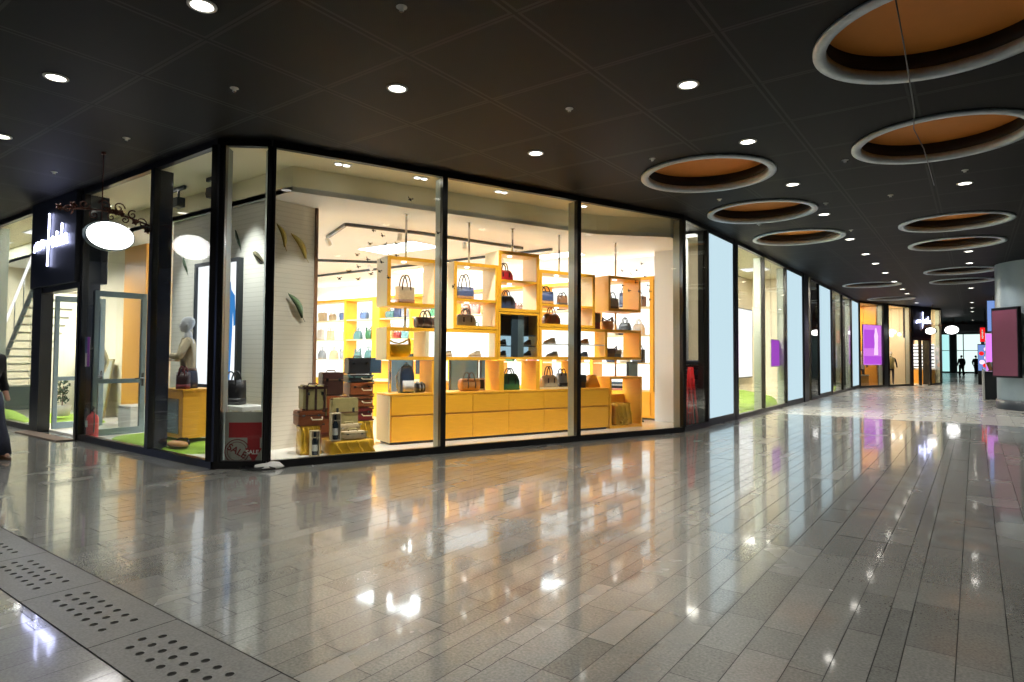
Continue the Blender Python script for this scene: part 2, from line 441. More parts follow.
# ---- soffit, fascia and lower ceiling of the corner shop
fas = [Vector((-22, 5.5, 0)), Vector((-8.12, 5.5, 0))] + [W(s, d) for s, d in ((3, .8), (5.9, .8), (6.25, .76), (6.5, .68), (7.1, .42), (7.7, .16))] + [Vector((-4.93, 12.35, 0))]
glassline = [(-22, 4.4), (-8.15, 4.4), (P4.x - 0.05, P4.y + 0.04), (P7.x - 0.06, P7.y)]
struct(MB().prism(glassline + [(p.x, p.y) for p in reversed(fas)], 4.30, 4.34), 'ceiling_window_soffit', CREAM)
fv, ff = [], []
for i, p in enumerate(fas): fv += [(p.x, p.y, 3.92), (p.x, p.y, 4.30)]
for i in range(len(fas) - 1): ff.append((2 * i, 2 * i + 2, 2 * i + 3, 2 * i + 1))
struct(MB().add(fv, ff), 'ceiling_fascia', CREAM)
struct(MB().prism([(p.x, p.y) for p in fas] + [(-5.4, 14.2), (-22, 14.2)], 3.92, 4.0), 'ceiling_shop', WHITE)

# ---- walls of the corner shop
struct(MB().box(-11.87, -8.75, 5.56, 6.38, 0.0, 3.92), 'wall_ribbed_pier', RIB)
struct(MB().box(-8.755, -8.70, 5.53, 5.60, 0.03, 3.92).box(-8.755, -8.72, 6.36, 6.41, 0.03, 3.92), 'trim_5', LEATHERS['brown'])
struct(MB().box(-22, -15.7, 6.3, 6.4, 0.0, 3.92), 'wall_fitting', CREAMW)
struct(MB().box(-15.7, -14.62, 6.28, 6.4, 0.0, 3.92), 'wall_veneer', WOODO)
struct(MB().box(-22, -5.4, 14.15, 14.3, 0.0, ZC), 'wall_back', WHITE)
struct(MB().box(-5.92, -5.38, 13.55, 14.15, 0.0, 3.92), 'wall_return', WHITE)
struct(MB().prism([(-5.38, 13.55), (-4.95, 12.33), (-4.86, 12.38), (-5.3, 13.62)], 0, 4.3), 'wall_party', CREAMW)
struct(MB().box(-5.40, -5.34, 13.50, 13.56, 0.03, 3.92), 'trim_6', WOODO)
struct(MB().box(-22.1, -21.9, 4.3, 14.3, 0, ZC), 'wall_far_side', CREAMW)

# ---- rooms behind the corridor glazing
struct(MB().box(-9, -4.78, 14.3, 35.6, 4.30, 4.34), 'ceiling_corridor_shops', CREAM)
struct(MB().box(-6.6, -6.5, 14.3, 23.6, 0, 4.3), 'wall_corridor_shop_back', CREAMW)
struct(MB().box(-6.5, -5.0, 15.5, 15.6, 0, 4.3), 'wall_corridor_shop_divider', CREAMW)
struct(MB().box(-8.6, -4.9, 23.5, 23.6, 0, 4.3), 'wall_corridor_shop_end', CREAMW)
struct(MB().box(-6.6, -6.5, 23.6, 28.1, 0, 4.3), 'wall_dark_shop_back', DARKG)
struct(MB().box(-6.6, -4.95, 28.05, 28.15, 0, 4.3), 'wall_dark_shop_end', DARKG)
struct(MB().box(-6.1, -6.0, 28.15, 35.6, 0, 4.3), 'wall_pale_shop_back', CREAMW)
struct(MB().box(-5.95, -5.6, 29.6, 30.0, 0, 4.3).box(-5.95, -5.6, 32.2, 32.6, 0, 4.3), 'column_pale_shop', CREAMW)
struct(MB().box(-6.6, -4.7, 33.4, 35.7, 0, ZC), 'wall_block', BLACK)

# ---- shop at the bend of the corridor (local frame along its facade)
FM = Matrix.Translation(FA) @ Matrix.Rotation(FROT, 4, 'Z')
struct(MB(FM).box(-0.3, 8.6, 0.05, 5.2, -0.003, 0.03), 'floor_bend_shop', FLOORIN)
struct(MB(FM).box(-0.3, 8.6, 0.05, 5.2, 4.3, 4.36), 'ceiling_bend_shop', CREAM)
struct(MB(FM).box(-0.3, 8.6, 2.6, 2.7, 0, 4.3), 'wall_bend_shop_back', CREAMW)
struct(MB(FM).box(0.1, 1.6, 2.52, 2.6, 0, 3.5), 'wall_bend_shop_veneer', WOODO)
struct(MB(FM).box(2.55, 2.65, .5, 2.6, 0, 4.3), 'wall_bend_shop_partition', WOODO)
struct(MB(FM).box(5.3, 5.4, .4, 2.6, 0, 4.3), 'wall_bend_shop_divider', CREAMW)
struct(MB(FM).box(8.5, 8.6, .1, 2.6, 0, 4.3), 'wall_bend_shop_end', CREAMW)
struct(MB(FM).box(8.44, 8.5, 1.4, 2.6, 0, 4.3), 'wall_bend_shop_brown', LEATHERS['brown'])
struct(MB(FM).box(2.3, 2.66, -0.04, 0.3, 0, ZC), 'trim_7', DARKG)
struct(MB().box(-4.4, -3.3, 44.4, 80, 0, ZC), 'wall_passage', NAVYP)

# ---- far glazed end of the passage
struct(MB().box(-4, 6, 80.2, 80.4, 0, ZC), 'wall_far_end', DARKG)
for i, (xa, xb) in enumerate(((-2.88, -2.16), (-1.50, -1.0), (-0.92, 0.5))):
    WIN[0] += 1
    o = struct(MB().box(xa - .06, xa, 79.9, 80.1, 0, 4.1).box(xb, xb + .06, 79.9, 80.1, 0, 4.1).box(xa, xb, 79.9, 80.1, 4.0, 4.1).box(xa, xb, 79.9, 80.1, 0, .15).box(xa, xb, 79.92, 80.05, 2.3, 2.36), 'window_%d' % WIN[0], BLACK)
    MB().box(xa, xb, 79.98, 80.02, 0.15, 4.0).build('glass_pane', CYAN if i == 0 else CYANW, o)
struct(MB().box(0.75, 4.5, 31, 80, 0, ZC), 'wall_passage_shops', BLACK)
struct(MB().box(-4, 0.8, 64.0, 64.3, 3.7, ZC), 'beam_passage', DARKG)

# ---- round mall pillar
pil = MB().lathe([(1.28, 0.28), (1.28, ZC)], 48, Matrix.Translation((1.8, 24.3, 0)))
struct(pil, 'pillar', PILLARM)
struct(MB().lathe([(1.31, 0.0), (1.31, 0.28), (1.28, 0.285)], 48, Matrix.Translation((1.8, 24.3, 0))), 'baseboard_pillar', DARKG)

# ================================================================== CEILING THINGS
def dome(x, y, label):
    t = thing('ceiling_dome', label, 'ceiling light well', (x, y, ZC), 0, 'round ceiling wells')
    MB().lathe([(0.90, -0.03), (1.01, -0.03), (1.01, 0.0), (0.93, 0.0), (0.93, 0.06), (0.90, 0.06)], 64, closed=True).build('metal_ring', RING, t)
    MB().lathe([(0.93, 0.0), (0.93, 0.22), (1.06, 0.22), (1.06, 0.23), (0.915, 0.23), (0.915, 0.0)], 64, closed=True).build('recess_wall', RECESS, t)
    MB().lathe([(1.08, 0.22), (1.08, 0.80)], 64).build('drum', ORANGE, t)
    d = t.children[-1]
    bm = bmesh.new(); bm.from_mesh(d.data)
    bmesh.ops.delete(bm, geom=[f for f in bm.faces if len(f.verts) > 4], context='FACES'); bm.to_mesh(d.data); bm.free()
    MB().lathe([(1.08, 0.80), (0.9, 0.84), (0.001, 0.86)], 48).build('drum_top', DOMET, t)
    MB().lathe([(1.0, 0.24), (1.06, 0.24), (1.06, 0.28), (1.0, 0.28)], 48, closed=True).build('cove_strip', COVE, t)
for i, (x, y) in enumerate(HOLES[:5]): dome(x, y, '%s round ceiling well along the shop-window row, counted from the near end' % ORD[i])
for i, (x, y) in enumerate(HOLES[5:]): dome(x, y, '%s round ceiling well along the row ending near the pillar, counted from the near end' % ORD[i])

def downlight(x, y, label, watts, group):
    t = thing('downlight', label, 'ceiling light', (x, y, ZC), 0, group)
    MB().lathe([(0.088, -0.012), (0.115, -0.008), (0.115, 0.004), (0.088, 0.004)], 24, closed=True).build('trim_ring', PAPER, t)
    MB().lathe([(0.088, -0.006), (0.0005, -0.010)], 24).build('lens', LAMPW, t)
    lamp(t, 'SPOT', (0, 0, -0.02), watts, (1.0, 0.96, 0.90), 0.07, math.radians(118), 0.7)
WD = 270
mid = [6.32, 8.47, 11.01, 13.69, 16.92, 19.61, 21.73, 24.28, 27.21, 30.41, 32.65, 38.32]
for i, y in enumerate(mid): downlight(-2.38, y, '%s bright downlight of the row between the ceiling wells, from the near end' % ORD[i], WD, 'corridor centre downlights')
for i, y in enumerate([12.54, 20.61, 23.18, 31.44, 39.49, 43.79, 47.24, 57.78]):
    downlight(-0.09, y, '%s downlight in the row passing the pillar-side ceiling wells, from the near end' % ORD[i], WD, 'pillar-side downlights')
for i, (x, y) in enumerate([(-4.94, 4.6), (-4.94, 7.24)]):
    downlight(x, y, ['downlight in the black ceiling before the yellow shelf window, nearer one', 'downlight in the black ceiling close to the twin window lamps'][i], 190, 'window-front downlights')
for i, (x, y) in enumerate([(-5.06, 2.55), (-7.63, 2.35), (-10.31, 2.59)]):
    downlight(x, y, '%s downlight of the row running towards the shop doorway, from the camera' % ORD[i], 200, 'doorway-side downlights')
# lamps of the same mall rows that hang over the camera, outside the frame
spr = [(-9.03, 3.59), (-11.67, 3.61), (-6.37, 3.58), (-3.75, 3.53), (-3.73, 6.15), (-3.71, 8.42), (-3.68, 11.3), (-3.69, 13.92), (-1.47, 10.09), (-1.15, 12.73), (-0.08, 11.67), (-2.18, 12.71), (-2.19, 15.73)]
spn = ['above the glowing oval sign', 'above the dark sign box over the doorway', 'before the corner of the shop', 'before the shelf window, nearest the camera',
       'between the two window-front downlights', 'beside the first shop-window ceiling well', 'between the first two shop-window ceiling wells',
       'past the second shop-window ceiling well', 'beside the second ceiling well of the pillar row', 'on the tile between the two rows of wells',
       'beside the first pillar-side downlight', 'close to the third bright centre downlight', 'close to the fifth bright centre downlight']
for (x, y), n in zip(spr, spn):
    t = thing('ceiling_sprinkler', 'small pale ceiling sprinkler ' + n, 'sprinkler', (x, y, ZC), 0, 'ceiling sprinklers')
    MB().lathe([(0.0, -0.035), (0.018, -0.034), (0.02, -0.006), (0.045, -0.004), (0.045, 0.0)], 16).build('rosette', PAPER, t)
    MB().lathe([(0.0, -0.045), (0.016, -0.043), (0.016, -0.039), (0.008, -0.038), (0.008, -0.03)], 12).build('sprinkler_head', CHROME, t)
wire = MB().tube([(-0.44, 4.6, 4.30), (-0.46, 6.4, 4.25), (-0.5, 8.2, 4.24), (-0.56, 9.0, 4.30), (-0.5, 9.8, 4.26), (-0.5, 11.2, 4.32), (-0.5, 12.4, 4.358)], 0.006, 6)
tag(wire.build('ceiling_cable', BLACK), 'thin dark cable slung across the two nearer ceiling wells of the pillar row', 'cable')

# ================================================================== SHOP DOORWAY
t = thing('sign_box', 'tall dark sign box with glowing white script over the shop doorway', 'shop sign', (-13.83, 4.35, 2.74))
MB().box(-0.93, 1.27, -0.12, 0.4, 0, ZC - 2.74).build('box', NAVYM, t, bevel=0.01)
def script_sign(t, sc_, M, mat):
    """handwritten sign: tall stroke, low waves before it, taller script after it"""
    m = MB(M)
    def st(pts, r): m.tube([(x * sc_, 0, z * sc_) for x, z in pts], r * sc_ * .72, 8)
    st([(0.02, 0.52), (0.0, 0.2), (-0.01, -0.15), (-0.03, -0.48)], 0.022)
    st([(-0.74, -0.16), (-0.70, -0.02), (-0.62, 0.02), (-0.60, -0.12), (-0.52, 0.03), (-0.46, 0.02), (-0.44, -0.12), (-0.34, 0.05), (-0.28, 0.04), (-0.27, -0.1), (-0.2, 0.02), (-0.05, -0.02)], 0.026)
    st([(0.0, -0.02), (0.12, 0.02), (0.22, 0.06)], 0.02)
    st([(0.30, 0.02), (0.22, 0.04), (0.17, -0.06), (0.22, -0.13), (0.30, -0.08), (0.31, 0.03), (0.33, -0.12), (0.40, -0.1)], 0.026)
    st([(0.42, 0.14), (0.40, -0.02), (0.42, -0.13), (0.50, -0.08)], 0.024)
    st([(0.62, 0.02), (0.54, 0.03), (0.50, -0.06), (0.55, -0.13), (0.62, -0.08), (0.66, 0.26), (0.63, 0.0), (0.66, -0.13)], 0.025)
    st([(0.70, 0.05), (0.71, -0.08), (0.78, -0.12), (0.84, -0.02), (0.85, 0.06), (0.85, -0.1), (0.92, -0.12)], 0.026)
    return m.build('glowing_script', mat, t)
script_sign(t, 0.98, Matrix.Translation((0.08, -0.15, 0.83)), LOGOW)
struct(MB().box(-14.72, -14.30, 4.28, 4.48, 0, 2.74).box(-12.56, -12.47, 4.28, 4.6, 0, 2.74).box(-14.30, -12.56, 4.3, 4.5, 2.64, 2.74), 'door_frame_shop_entrance', BLACK)
def door_leaf(x, label, side):
    t = thing('glass_door', label, 'door', (x, 4.5, 0.045))
    L, H = 0.86, 2.56
    MB().box(-.03, .03, 0, .07, 0, H).box(-.03, .03, L - .09, L, 0, H).box(-.03, .03, .07, L - .09, H - .1, H).box(-.03, .03, .07, L - .09, 0, .12).box(-.026, .026, .07, L - .09, .92, 1.0).build('frame', STEELD, t)
    MB().box(-.005, .005, .07, L - .09, .12, H - .1).build('glass_pane', GLASS, t)
    MB().tube([(.03, L - .05, 1.0), (.08, L - .05, 1.0), (.08, L - .2, 1.0)], .012).box(.03, .036, L - .07, L - .03, .86, 1.1).build('lever_handle', BLACK, t)
    return t
door_leaf(-12.42, 'open glass door leaf in grey frame beside the turf display', 1)
door_leaf(-14.26, 'open glass door leaf against the dark jamb under the sign box', -1)
tag(MB().prism([(-14.68, 4.27), (-14.60, 4.02), (-12.52, 4.02), (-12.5, 4.27)], 0.002, 0.02).build('doormat', MATF), 'brown doormat on the granite before the shop doorway', 'doormat')
tag(MB().box(-12.37, -12.18, 4.362, 4.366, 1.27, 1.78).build('window_poster', LEATHERS['white']), 'narrow violet and white poster strip stuck inside the glass beside the doorway', 'poster')
wp = bpy.data.objects['window_poster']
MB().box(-12.37, -12.28, 4.358, 4.362, 1.5, 1.78).build('blue_field', LEATHERS['blue'], wp)
MB().box(-12.275, -12.18, 4.358, 4.362, 1.27, 1.78).build('violet_field', pmat('violet_print', rgb(150, 60, 170), 0.6), wp)
# fire extinguisher
t = thing('fire_extinguisher', 'red fire extinguisher standing behind the glass next to the doorway', 'fire extinguisher', (-12.29, 4.475, 0.032)); t.scale = (.8, .8, .92)
MB().lathe([(0.10, 0), (0.115, 0.02), (0.115, 0.37), (0.09, 0.43), (0.035, 0.47), (0.03, 0.5)], 24).build('cylinder', REDP, t)
MB().lathe([(0.03, 0.5), (0.036, 0.51), (0.036, 0.54), (0.015, 0.55)], 12).box(-.015, .10, -.012, .012, .55, .565).box(-.015, .11, -.012, .012, .585, .60).build('valve_lever', BLACK, t)
MB().tube([(.03, 0, .53), (.13, -.02, .5), (.15, -.02, .3), (.135, -.02, .12)], .012).build('hose', BLACK, t)
MB().box(-.05, .05, -.118, -.113, .22, .34).build('white_label', PAPER, t)

# ---- oval blade sign with wrought iron scroll hung over the street
def oval_sign(label, loc, rotz, s=1.0, rod=True):
    t = thing('oval_sign', label, 'hanging sign', loc, rotz, 'glowing oval hanging signs')
    def oval(r0, r1, x0, x1):
        m = MB(); n = 40; vs = []
        for x, k in ((x0, 1), (x1, 1)):
            for i in range(n): vs.append((x, r0 * k * math.cos(2 * PI * i / n), r1 * k * math.sin(2 * PI * i / n)))
        return m.add(vs, [tuple(range(n)), tuple(reversed(range(n, 2 * n)))] + [(i, n + i, n + (i + 1) % n, (i + 1) % n) for i in range(n)])
    oval(.325 * s, .215 * s, -.05, .05).build('casing', STEELD, t, bevel=0.01)
    oval(.305 * s, .195 * s, -.056, -.051).build('lit_face', SIGNW, t); oval(.305 * s, .195 * s, .051, .056).build('lit_face', SIGNW, t)
    if rod:
        h = ZC - loc[2]
        MB().tube([(0, -.1, .2 * s), (0, -.1, h)], .008).lathe([(.03, 0), (.03, .03)], 12, Matrix.Translation((0, -.1, h - .03))).build('hanging_rod', IRON, t)
        m = MB()
        arc = [(0, -.62 * s + 1.24 * s * i / 24, .23 * s + .12 * s * math.cos((i / 24 - .42) * PI * .9)) for i in range(25)]
        m.tube(arc, .013)
        def spiral(cy, cz, r, a0, turns, sg):
            m.tube([(0, cy + r * (1 - k / 26) * math.cos(a0 + sg * turns * 2 * PI * k / 22), cz + r * (1 - k / 26) * math.sin(a0 + sg * turns * 2 * PI * k / 22)) for k in range(23)], .009, 6)
        for cy, cz, r, a0, sg in ((-.52, .33, .07, -1, 1), (-.32, .44, .07, 0, -1), (-.2, .31, .06, 2, 1), (-.06, .47, .085, 3, -1), (.02, .32, .06, 1, 1), (.12, .47, .08, 0, 1), (.2, .31, .06, 2, -1), (.3, .40, .07, 1, 1), (.44, .30, .08, 3, -1), (.58, .22, .06, 0, 1)):
            spiral(cy * s, (cz - .04) * s, r * s, a0, 1.3, sg)
        for cy, cz in ((-.62, .34), (-.46, .40), (-.02, .41), (.06, .40), (.14, .39), (.33, .30), (.5, .2), (.6, .12)):
            for q in range(5):
                a = q * 1.256; p = Vector((0, cy * s, (cz - .04) * s)); e = p + Vector((.02, .055 * s * math.cos(a), .055 * s * math.sin(a)))
                m.tube([p, (p + e) / 2 + Vector((.012, 0, 0)), e], [.01, .02, .004], 6)
        m.build('iron_scrollwork', IRON, t)
    return t
oval_sign('white glowing oval sign under rusty iron scrollwork, hung near the corner shop doorway', (-9.95, 3.765, 3.175), 0)

# ================================================================== STREET-SIDE WINDOW DISPLAY
# turf mounds
def turf(name, label, x0, x1, y0, y1, h, seed, z=0.03, nx=46, ny=20):
    rnd = random.Random(seed); vs, fs = [], []
    for j in range(ny + 1):
        for i in range(nx + 1):
            u, v = i / nx * 2 - 1, j / ny * 2 - 1
            r = (abs(u) ** 2.6 + abs(v) ** 2.6)
            e = max(0, 1 - r) ** 0.55
            x = (x0 + x1) / 2 + (x1 - x0) / 2 * u * (1 if r <= 1 else r ** (-1 / 2.6)); y = (y0 + y1) / 2 + (y1 - y0) / 2 * v * (1 if r <= 1 else r ** (-1 / 2.6))
            vs.append((x, y, z + e * h * (0.75 + 0.25 * math.sin(3 * u + seed) * math.cos(2 * v)) + rnd.uniform(0, .012) * (e > 0)))
    for j in range(ny):
        for i in range(nx): fs.append((j * (nx + 1) + i, j * (nx + 1) + i + 1, (j + 1) * (nx + 1) + i + 1, (j + 1) * (nx + 1) + i))
    o = MB().add(vs, fs, True).build(name, GRASS)
    return tag(o, label, 'artificial turf')
turf('turf_mound', 'long green artificial turf mound under the mannequin display', -12.1, -9.15, 4.44, 5.5, 0.15, 2)
turf('turf_mound', 'green artificial turf patch seen through the open doorway', -17.6, -14.75, 4.9, 5.85, 0.12, 5)
turf('turf_mound', 'green turf patch behind the glass beyond the sign box', -19.6, -16.2, 4.47, 4.85, 0.2, 7)
# plinth
t = thing('display_plinth', 'yellow wooden plinth carrying the half mannequin in the window', 'plinth', (-10.16, 5.06, 0.19))
MB().box(-.34, .34, -.26, .26, .0, .73).build('body', WOOD, t, bevel=.006)
MB().box(-.355, .355, -.275, .275, .73, .76).build('top', WOOD, t)
MB().box(-.18, .20, -.273, -.2605, .10, .58).build('inset_mirror', MIRROR, t)
MB().box(-.21, .23, -.268, -.2601, .07, .61).build('inset_frame', CHROME, t)

# ---- figure builder: one continuous skinned body
def skinned(name, joints, bones, mat, parent=None, sub=2, loc=None, rotz=0):
    names = list(joints)
    me = bpy.data.meshes.new(name)
    me.from_pydata([joints[n][0] for n in names], [(names.index(a), names.index(b)) for a, b in bones], [])
    me.materials.append(mat)
    o = bpy.data.objects.new(name, me); COL.objects.link(o)
    sk = o.modifiers.new('skin', 'SKIN'); sk.use_smooth_shade = True
    for i, n in enumerate(names):
        r = joints[n][1]; r = r if isinstance(r, tuple) else (r, r)
        me.skin_vertices[0].data[i].radius = r
        me.skin_vertices[0].data[i].use_root = (i == 0)
    ss = o.modifiers.new('smooth', 'SUBSURF'); ss.levels = sub; ss.render_levels = sub
    if parent is not None: o.parent = parent
    if loc is not None: o.location = loc
    o.rotation_euler = (0, 0, rotz)
    return o
def head_mesh(name, mat, parent, c, s=1.0, yaw=0.0, face=True):
    """an egg head with brow, nose, chin and ears; faces -y"""
    M = Matrix.Translation(c) @ Matrix.Rotation(yaw, 4, 'Z') @ Matrix.Scale(s, 4)
    m = MB(M)
    m.loft([(-.115, 0, -.03, .028, .03, 2), (-.10, 0, -.035, .045, .05, 2), (-.07, 0, -.02, .060, .078, 2.2), (-.02, 0, 0, .070, .092, 2.2), (.04, 0, .008, .076, .098, 2.2), (.08, 0, .012, .068, .088, 2), (.108, 0, .014, .045, .058, 2), (.12, 0, .014, .012, .016, 2)], 20)
    m.loft([(-.04, 0, -.096, .014, .018, 2), (-.03, 0, -.1, .014, .018, 2), (.0, 0, -.094, .009, .012, 2), (.02, 0, -.088, .007, .01, 2)], 10)
    for sx in (-1, 1): m.loft([(-.035, sx * .072, .01, .008, .016, 2), (.0, sx * .078, .012, .01, .022, 2), (.02, sx * .076, .012, .006, .014, 2)], 10)
    m.tube([(-.022, -.092, -.062), (0, -.1, -.06), (.022, -.092, -.062)], [.004, .008, .004], 6)
    for sx in (-1, 1): m.tube([(sx * .018, -.086, .004), (sx * .032, -.086, .008), (sx * .046, -.076, .004)], [.003, .007, .003], 6)
    return m.build(name, mat, parent)

# mannequin: white head and hands, beige shirt with folded arms, dark denim hips
t = thing('mannequin', 'white half mannequin in beige shirt and dark denim standing on the yellow plinth', 'mannequin', (-10.22, 5.06, 0.95), math.radians(-36))
J = {'pelvis': ((0, 0, .12), (.12, .09)), 'waist': ((0, 0, .38), (.10, .07)), 'chest': ((0, .01, .64), (.11, .075)), 'neck0': ((0, .0, .82), (.07, .065)), 'neck': ((0, -.01, .93), (.062, .064)),
     'shl': ((.17, .01, .76), .06), 'ell': ((.26, -.08, .50), .045), 'wrl': ((.04, -.26, .52), .03), 'hal': ((-.05, -.27, .54), (.022, .036)),
     'shr': ((-.17, .01, .76), .06), 'elr': ((-.27, -.06, .50), .045), 'wrr': ((-.08, -.24, .46), .03), 'har': ((.02, -.26, .45), (.022, .036))}
BN = [('pelvis', 'waist'), ('waist', 'chest'), ('chest', 'neck0'), ('neck0', 'neck'), ('chest', 'shl'), ('shl', 'ell'), ('ell', 'wrl'), ('wrl', 'hal'), ('chest', 'shr'), ('shr', 'elr'), ('elr', 'wrr'), ('wrr', 'har')]
skinned('body', J, BN, MANQ, t)
head_mesh('head', MANQ, t, (0, -.02, 1.02), 1.08)
J2 = {'hip': ((0, 0, .16), (.175, .13)), 'waist': ((0, 0, .38), (.145, .115)), 'chest': ((0, .01, .64), (.195, .145)), 'col': ((0, 0, .83), (.105, .10)),
      'shl': ((.18, .01, .755), .075), 'ell': ((.27, -.08, .50), .062), 'wrl': ((.06, -.25, .52), .045), 'shr': ((-.18, .01, .755), .075), 'elr': ((-.28, -.06, .50), .062), 'wrr': ((-.09, -.23, .46), .045)}
skinned('shirt', J2, [('hip', 'waist'), ('waist', 'chest'), ('chest', 'col'), ('chest', 'shl'), ('shl', 'ell'), ('ell', 'wrl'), ('chest', 'shr'), ('shr', 'elr'), ('elr', 'wrr')], SHIRT, t)
MB().loft([(0.0, 0, 0, .20, .15, 2.4), (.12, 0, 0, .20, .15, 2.3), (.24, 0, 0, .185, .14, 2.2), (.30, 0, 0, .165, .125, 2.2)], 24).build('jeans_hips', DENIM, t)
MB().loft([(.285, 0, 0, .172, .132, 2.2), (.32, 0, 0, .166, .126, 2.2)], 24).build('belt', LEATHERS['brown'], t)
for sx in (-1, 1):
    MB().add([(sx * .03, -.095, .80), (sx * .11, -.10, .72), (sx * .05, -.15, .60), (sx * .09, -.05, .84), (sx * .03, -.10, .78), (sx * .11, -.09, .70), (sx * .05, -.14, .58), (sx * .09, -.04, .82)], [(0, 1, 2), (0, 3, 1), (4, 6, 5), (0, 2, 6, 4), (2, 1, 5, 6)]).build('collar', SHIRT, t)

# ---- bags ------------------------------------------------------------
def arc_handle(w, h, y, z0, n=12, lean=0.0):
    return [(w * math.cos(PI - PI * i / n), y + lean * math.sin(PI * i / n), z0 + h * math.sin(PI * i / n)) for i in range(n + 1)]
def bag(kind, label, loc, rotz, w, d, h, col, hcol=None, hh=None, group=None, trim=None):
    """handbags of several builds; loc is the middle of the base"""
    t = thing('handbag', label, 'handbag', loc, rotz, group)
    m = LEATHERS[col]; hm = LEATHERS[hcol or col]; hh = h * .55 if hh is None else hh
    if kind == 'tote':
        MB().loft([(0, 0, 0, w * .44, d * .5, 6), (.02, 0, 0, w * .46, d * .52, 6), (h * .6, 0, 0, w * .5, d * .42, 5), (h, 0, 0, w * .52, d * .34, 4)], 28).build('body', m, t)
        for y in (-d * .34, d * .34): MB().tube(arc_handle(w * .24, hh, y, h * .8), .011).build('handle', hm, t)
        MB().loft([(0.0, 0, 0, w * .465, d * .525, 6), (h * .28, 0, 0, w * .49, d * .50, 6)], 28).build('base_panel', LEATHERS[trim] if trim else hm, t)
    elif kind == 'satchel':
        MB().loft([(0, 0, 0, w * .48, d * .48, 6), (.015, 0, 0, w * .5, d * .5, 6), (h * .55, 0, 0, w * .5, d * .46, 5), (h * .85, 0, 0, w * .44, d * .32, 3.5), (h, 0, 0, w * .36, d * .16, 3)], 28).build('body', m, t)
        for y in (-d * .2, d * .2): MB().tube(arc_handle(w * .2, hh, y, h * .86), .011).build('handle', hm, t)
        for sx in (-1, 1): MB().box(sx * w * .2 - .014, sx * w * .2 + .014, -d * .51, -d * .47, h * .35, h * .75).build('strap', hm, t)
    elif kind == 'hobo':
        vs = []; n = 18
        mb = MB()
        lev = []
        mb.loft([(0, 0, 0, w * .3, d * .4, 3), (.02, 0, 0, w * .42, d * .5, 3), (h * .35, 0, 0, w * .5, d * .5, 3), (h * .6, 0, 0, w * .49, d * .36, 3), (h * .72, 0, 0, w * .47, d * .2, 3)], 28)
        mb.build('body', m, t)
        MB().tube([(-w * .46, 0, h * .66), (-w * .44, 0, h * .95), (-w * .2, 0, h * .80), (0, 0, h * .76), (w * .2, 0, h * .85), (w * .42, 0, h * 1.02), (w * .46, 0, h * .66)], [.03, .02, .012, .012, .016, .025, .03]).build('slouched_strap', hm, t)
    elif kind == 'box':
        MB().box(-w / 2, w / 2, -d / 2, d / 2, 0, h).build('body', m, t, bevel=.012)
        MB().box(-w / 2 - .003, w / 2 + .003, -d / 2 - .004, -d / 2 + .002, h * .45, h * .95).build('flap', hm, t)
        if hh > 0: MB().tube(arc_handle(w * .3, hh, 0, h * .97), .009).build('handle', hm, t)
    elif kind == 'duffel':
        M = Matrix.Translation((-w / 2, 0, h * .5)) @ Matrix.Rotation(PI / 2, 4, 'Y')
        MB().loft([(0, 0, 0, h * .44, d * .42, 2.6), (w * .06, 0, 0, h * .5, d * .5, 2.6), (w * .94, 0, 0, h * .5, d * .5, 2.6), (w, 0, 0, h * .44, d * .42, 2.6)], 24, M).build('body', m, t)
        for y in (-d * .4, d * .4): MB().tube(arc_handle(w * .2, hh, y, h * .72), .011).build('handle', hm, t)
        for sx in (-1, 1): MB().tube([(sx * w * .2, -d * .46, h * .25), (sx * w * .2, -d * .52, h * .5), (sx * w * .2, -d * .44, h * .75)], .014, 6).build('strap', hm, t)
    elif kind == 'backpack':
        MB().loft([(0, 0, 0, w * .46, d * .46, 4), (.02, 0, 0, w * .5, d * .5, 4), (h * .7, 0, 0, w * .48, d * .44, 3.5), (h * .92, 0, 0, w * .38, d * .34, 3), (h, 0, 0, w * .2, d * .2, 2.5)], 28).build('body', m, t)
        MB().loft([(.03, 0, -d * .5, w * .36, d * .18, 4), (h * .45, 0, -d * .5, w * .36, d * .16, 4)], 20).build('front_pocket', hm, t)
        MB().tube(arc_handle(w * .12, h * .14, 0, h * .95), .010).build('grab_loop', hm, t)
        for sx in (-1, 1): MB().tube([(sx * w * .2, d * .3, h * .9), (sx * w * .5, d * .5, h * .6), (sx * w * .45, d * .42, h * .15)], .015, 6).build('shoulder_strap', hm, t)
    return t
def shoe(label, loc, rotz, L, col, group=None):
    t = thing('shoe', label, 'shoe', loc, rotz, group)
    MB().loft([(0, 0, 0, L * .5, L * .17, 2.4), (.022, 0, 0, L * .51, L * .18, 2.4)], 24).build('sole', LEATHERS['white'], t)
    MB().loft([(.022, 0, 0, L * .49, L * .165, 2.4), (.05, .01, 0, L * .46, L * .155, 2.4), (.075, L * .12, 0, L * .33, L * .13, 2.4), (.10, L * .24, 0, L * .2, L * .1, 2.4), (.115, L * .27, 0, L * .17, L * .08, 2.4)], 24).build('upper', LEATHERS[col], t)
    return t

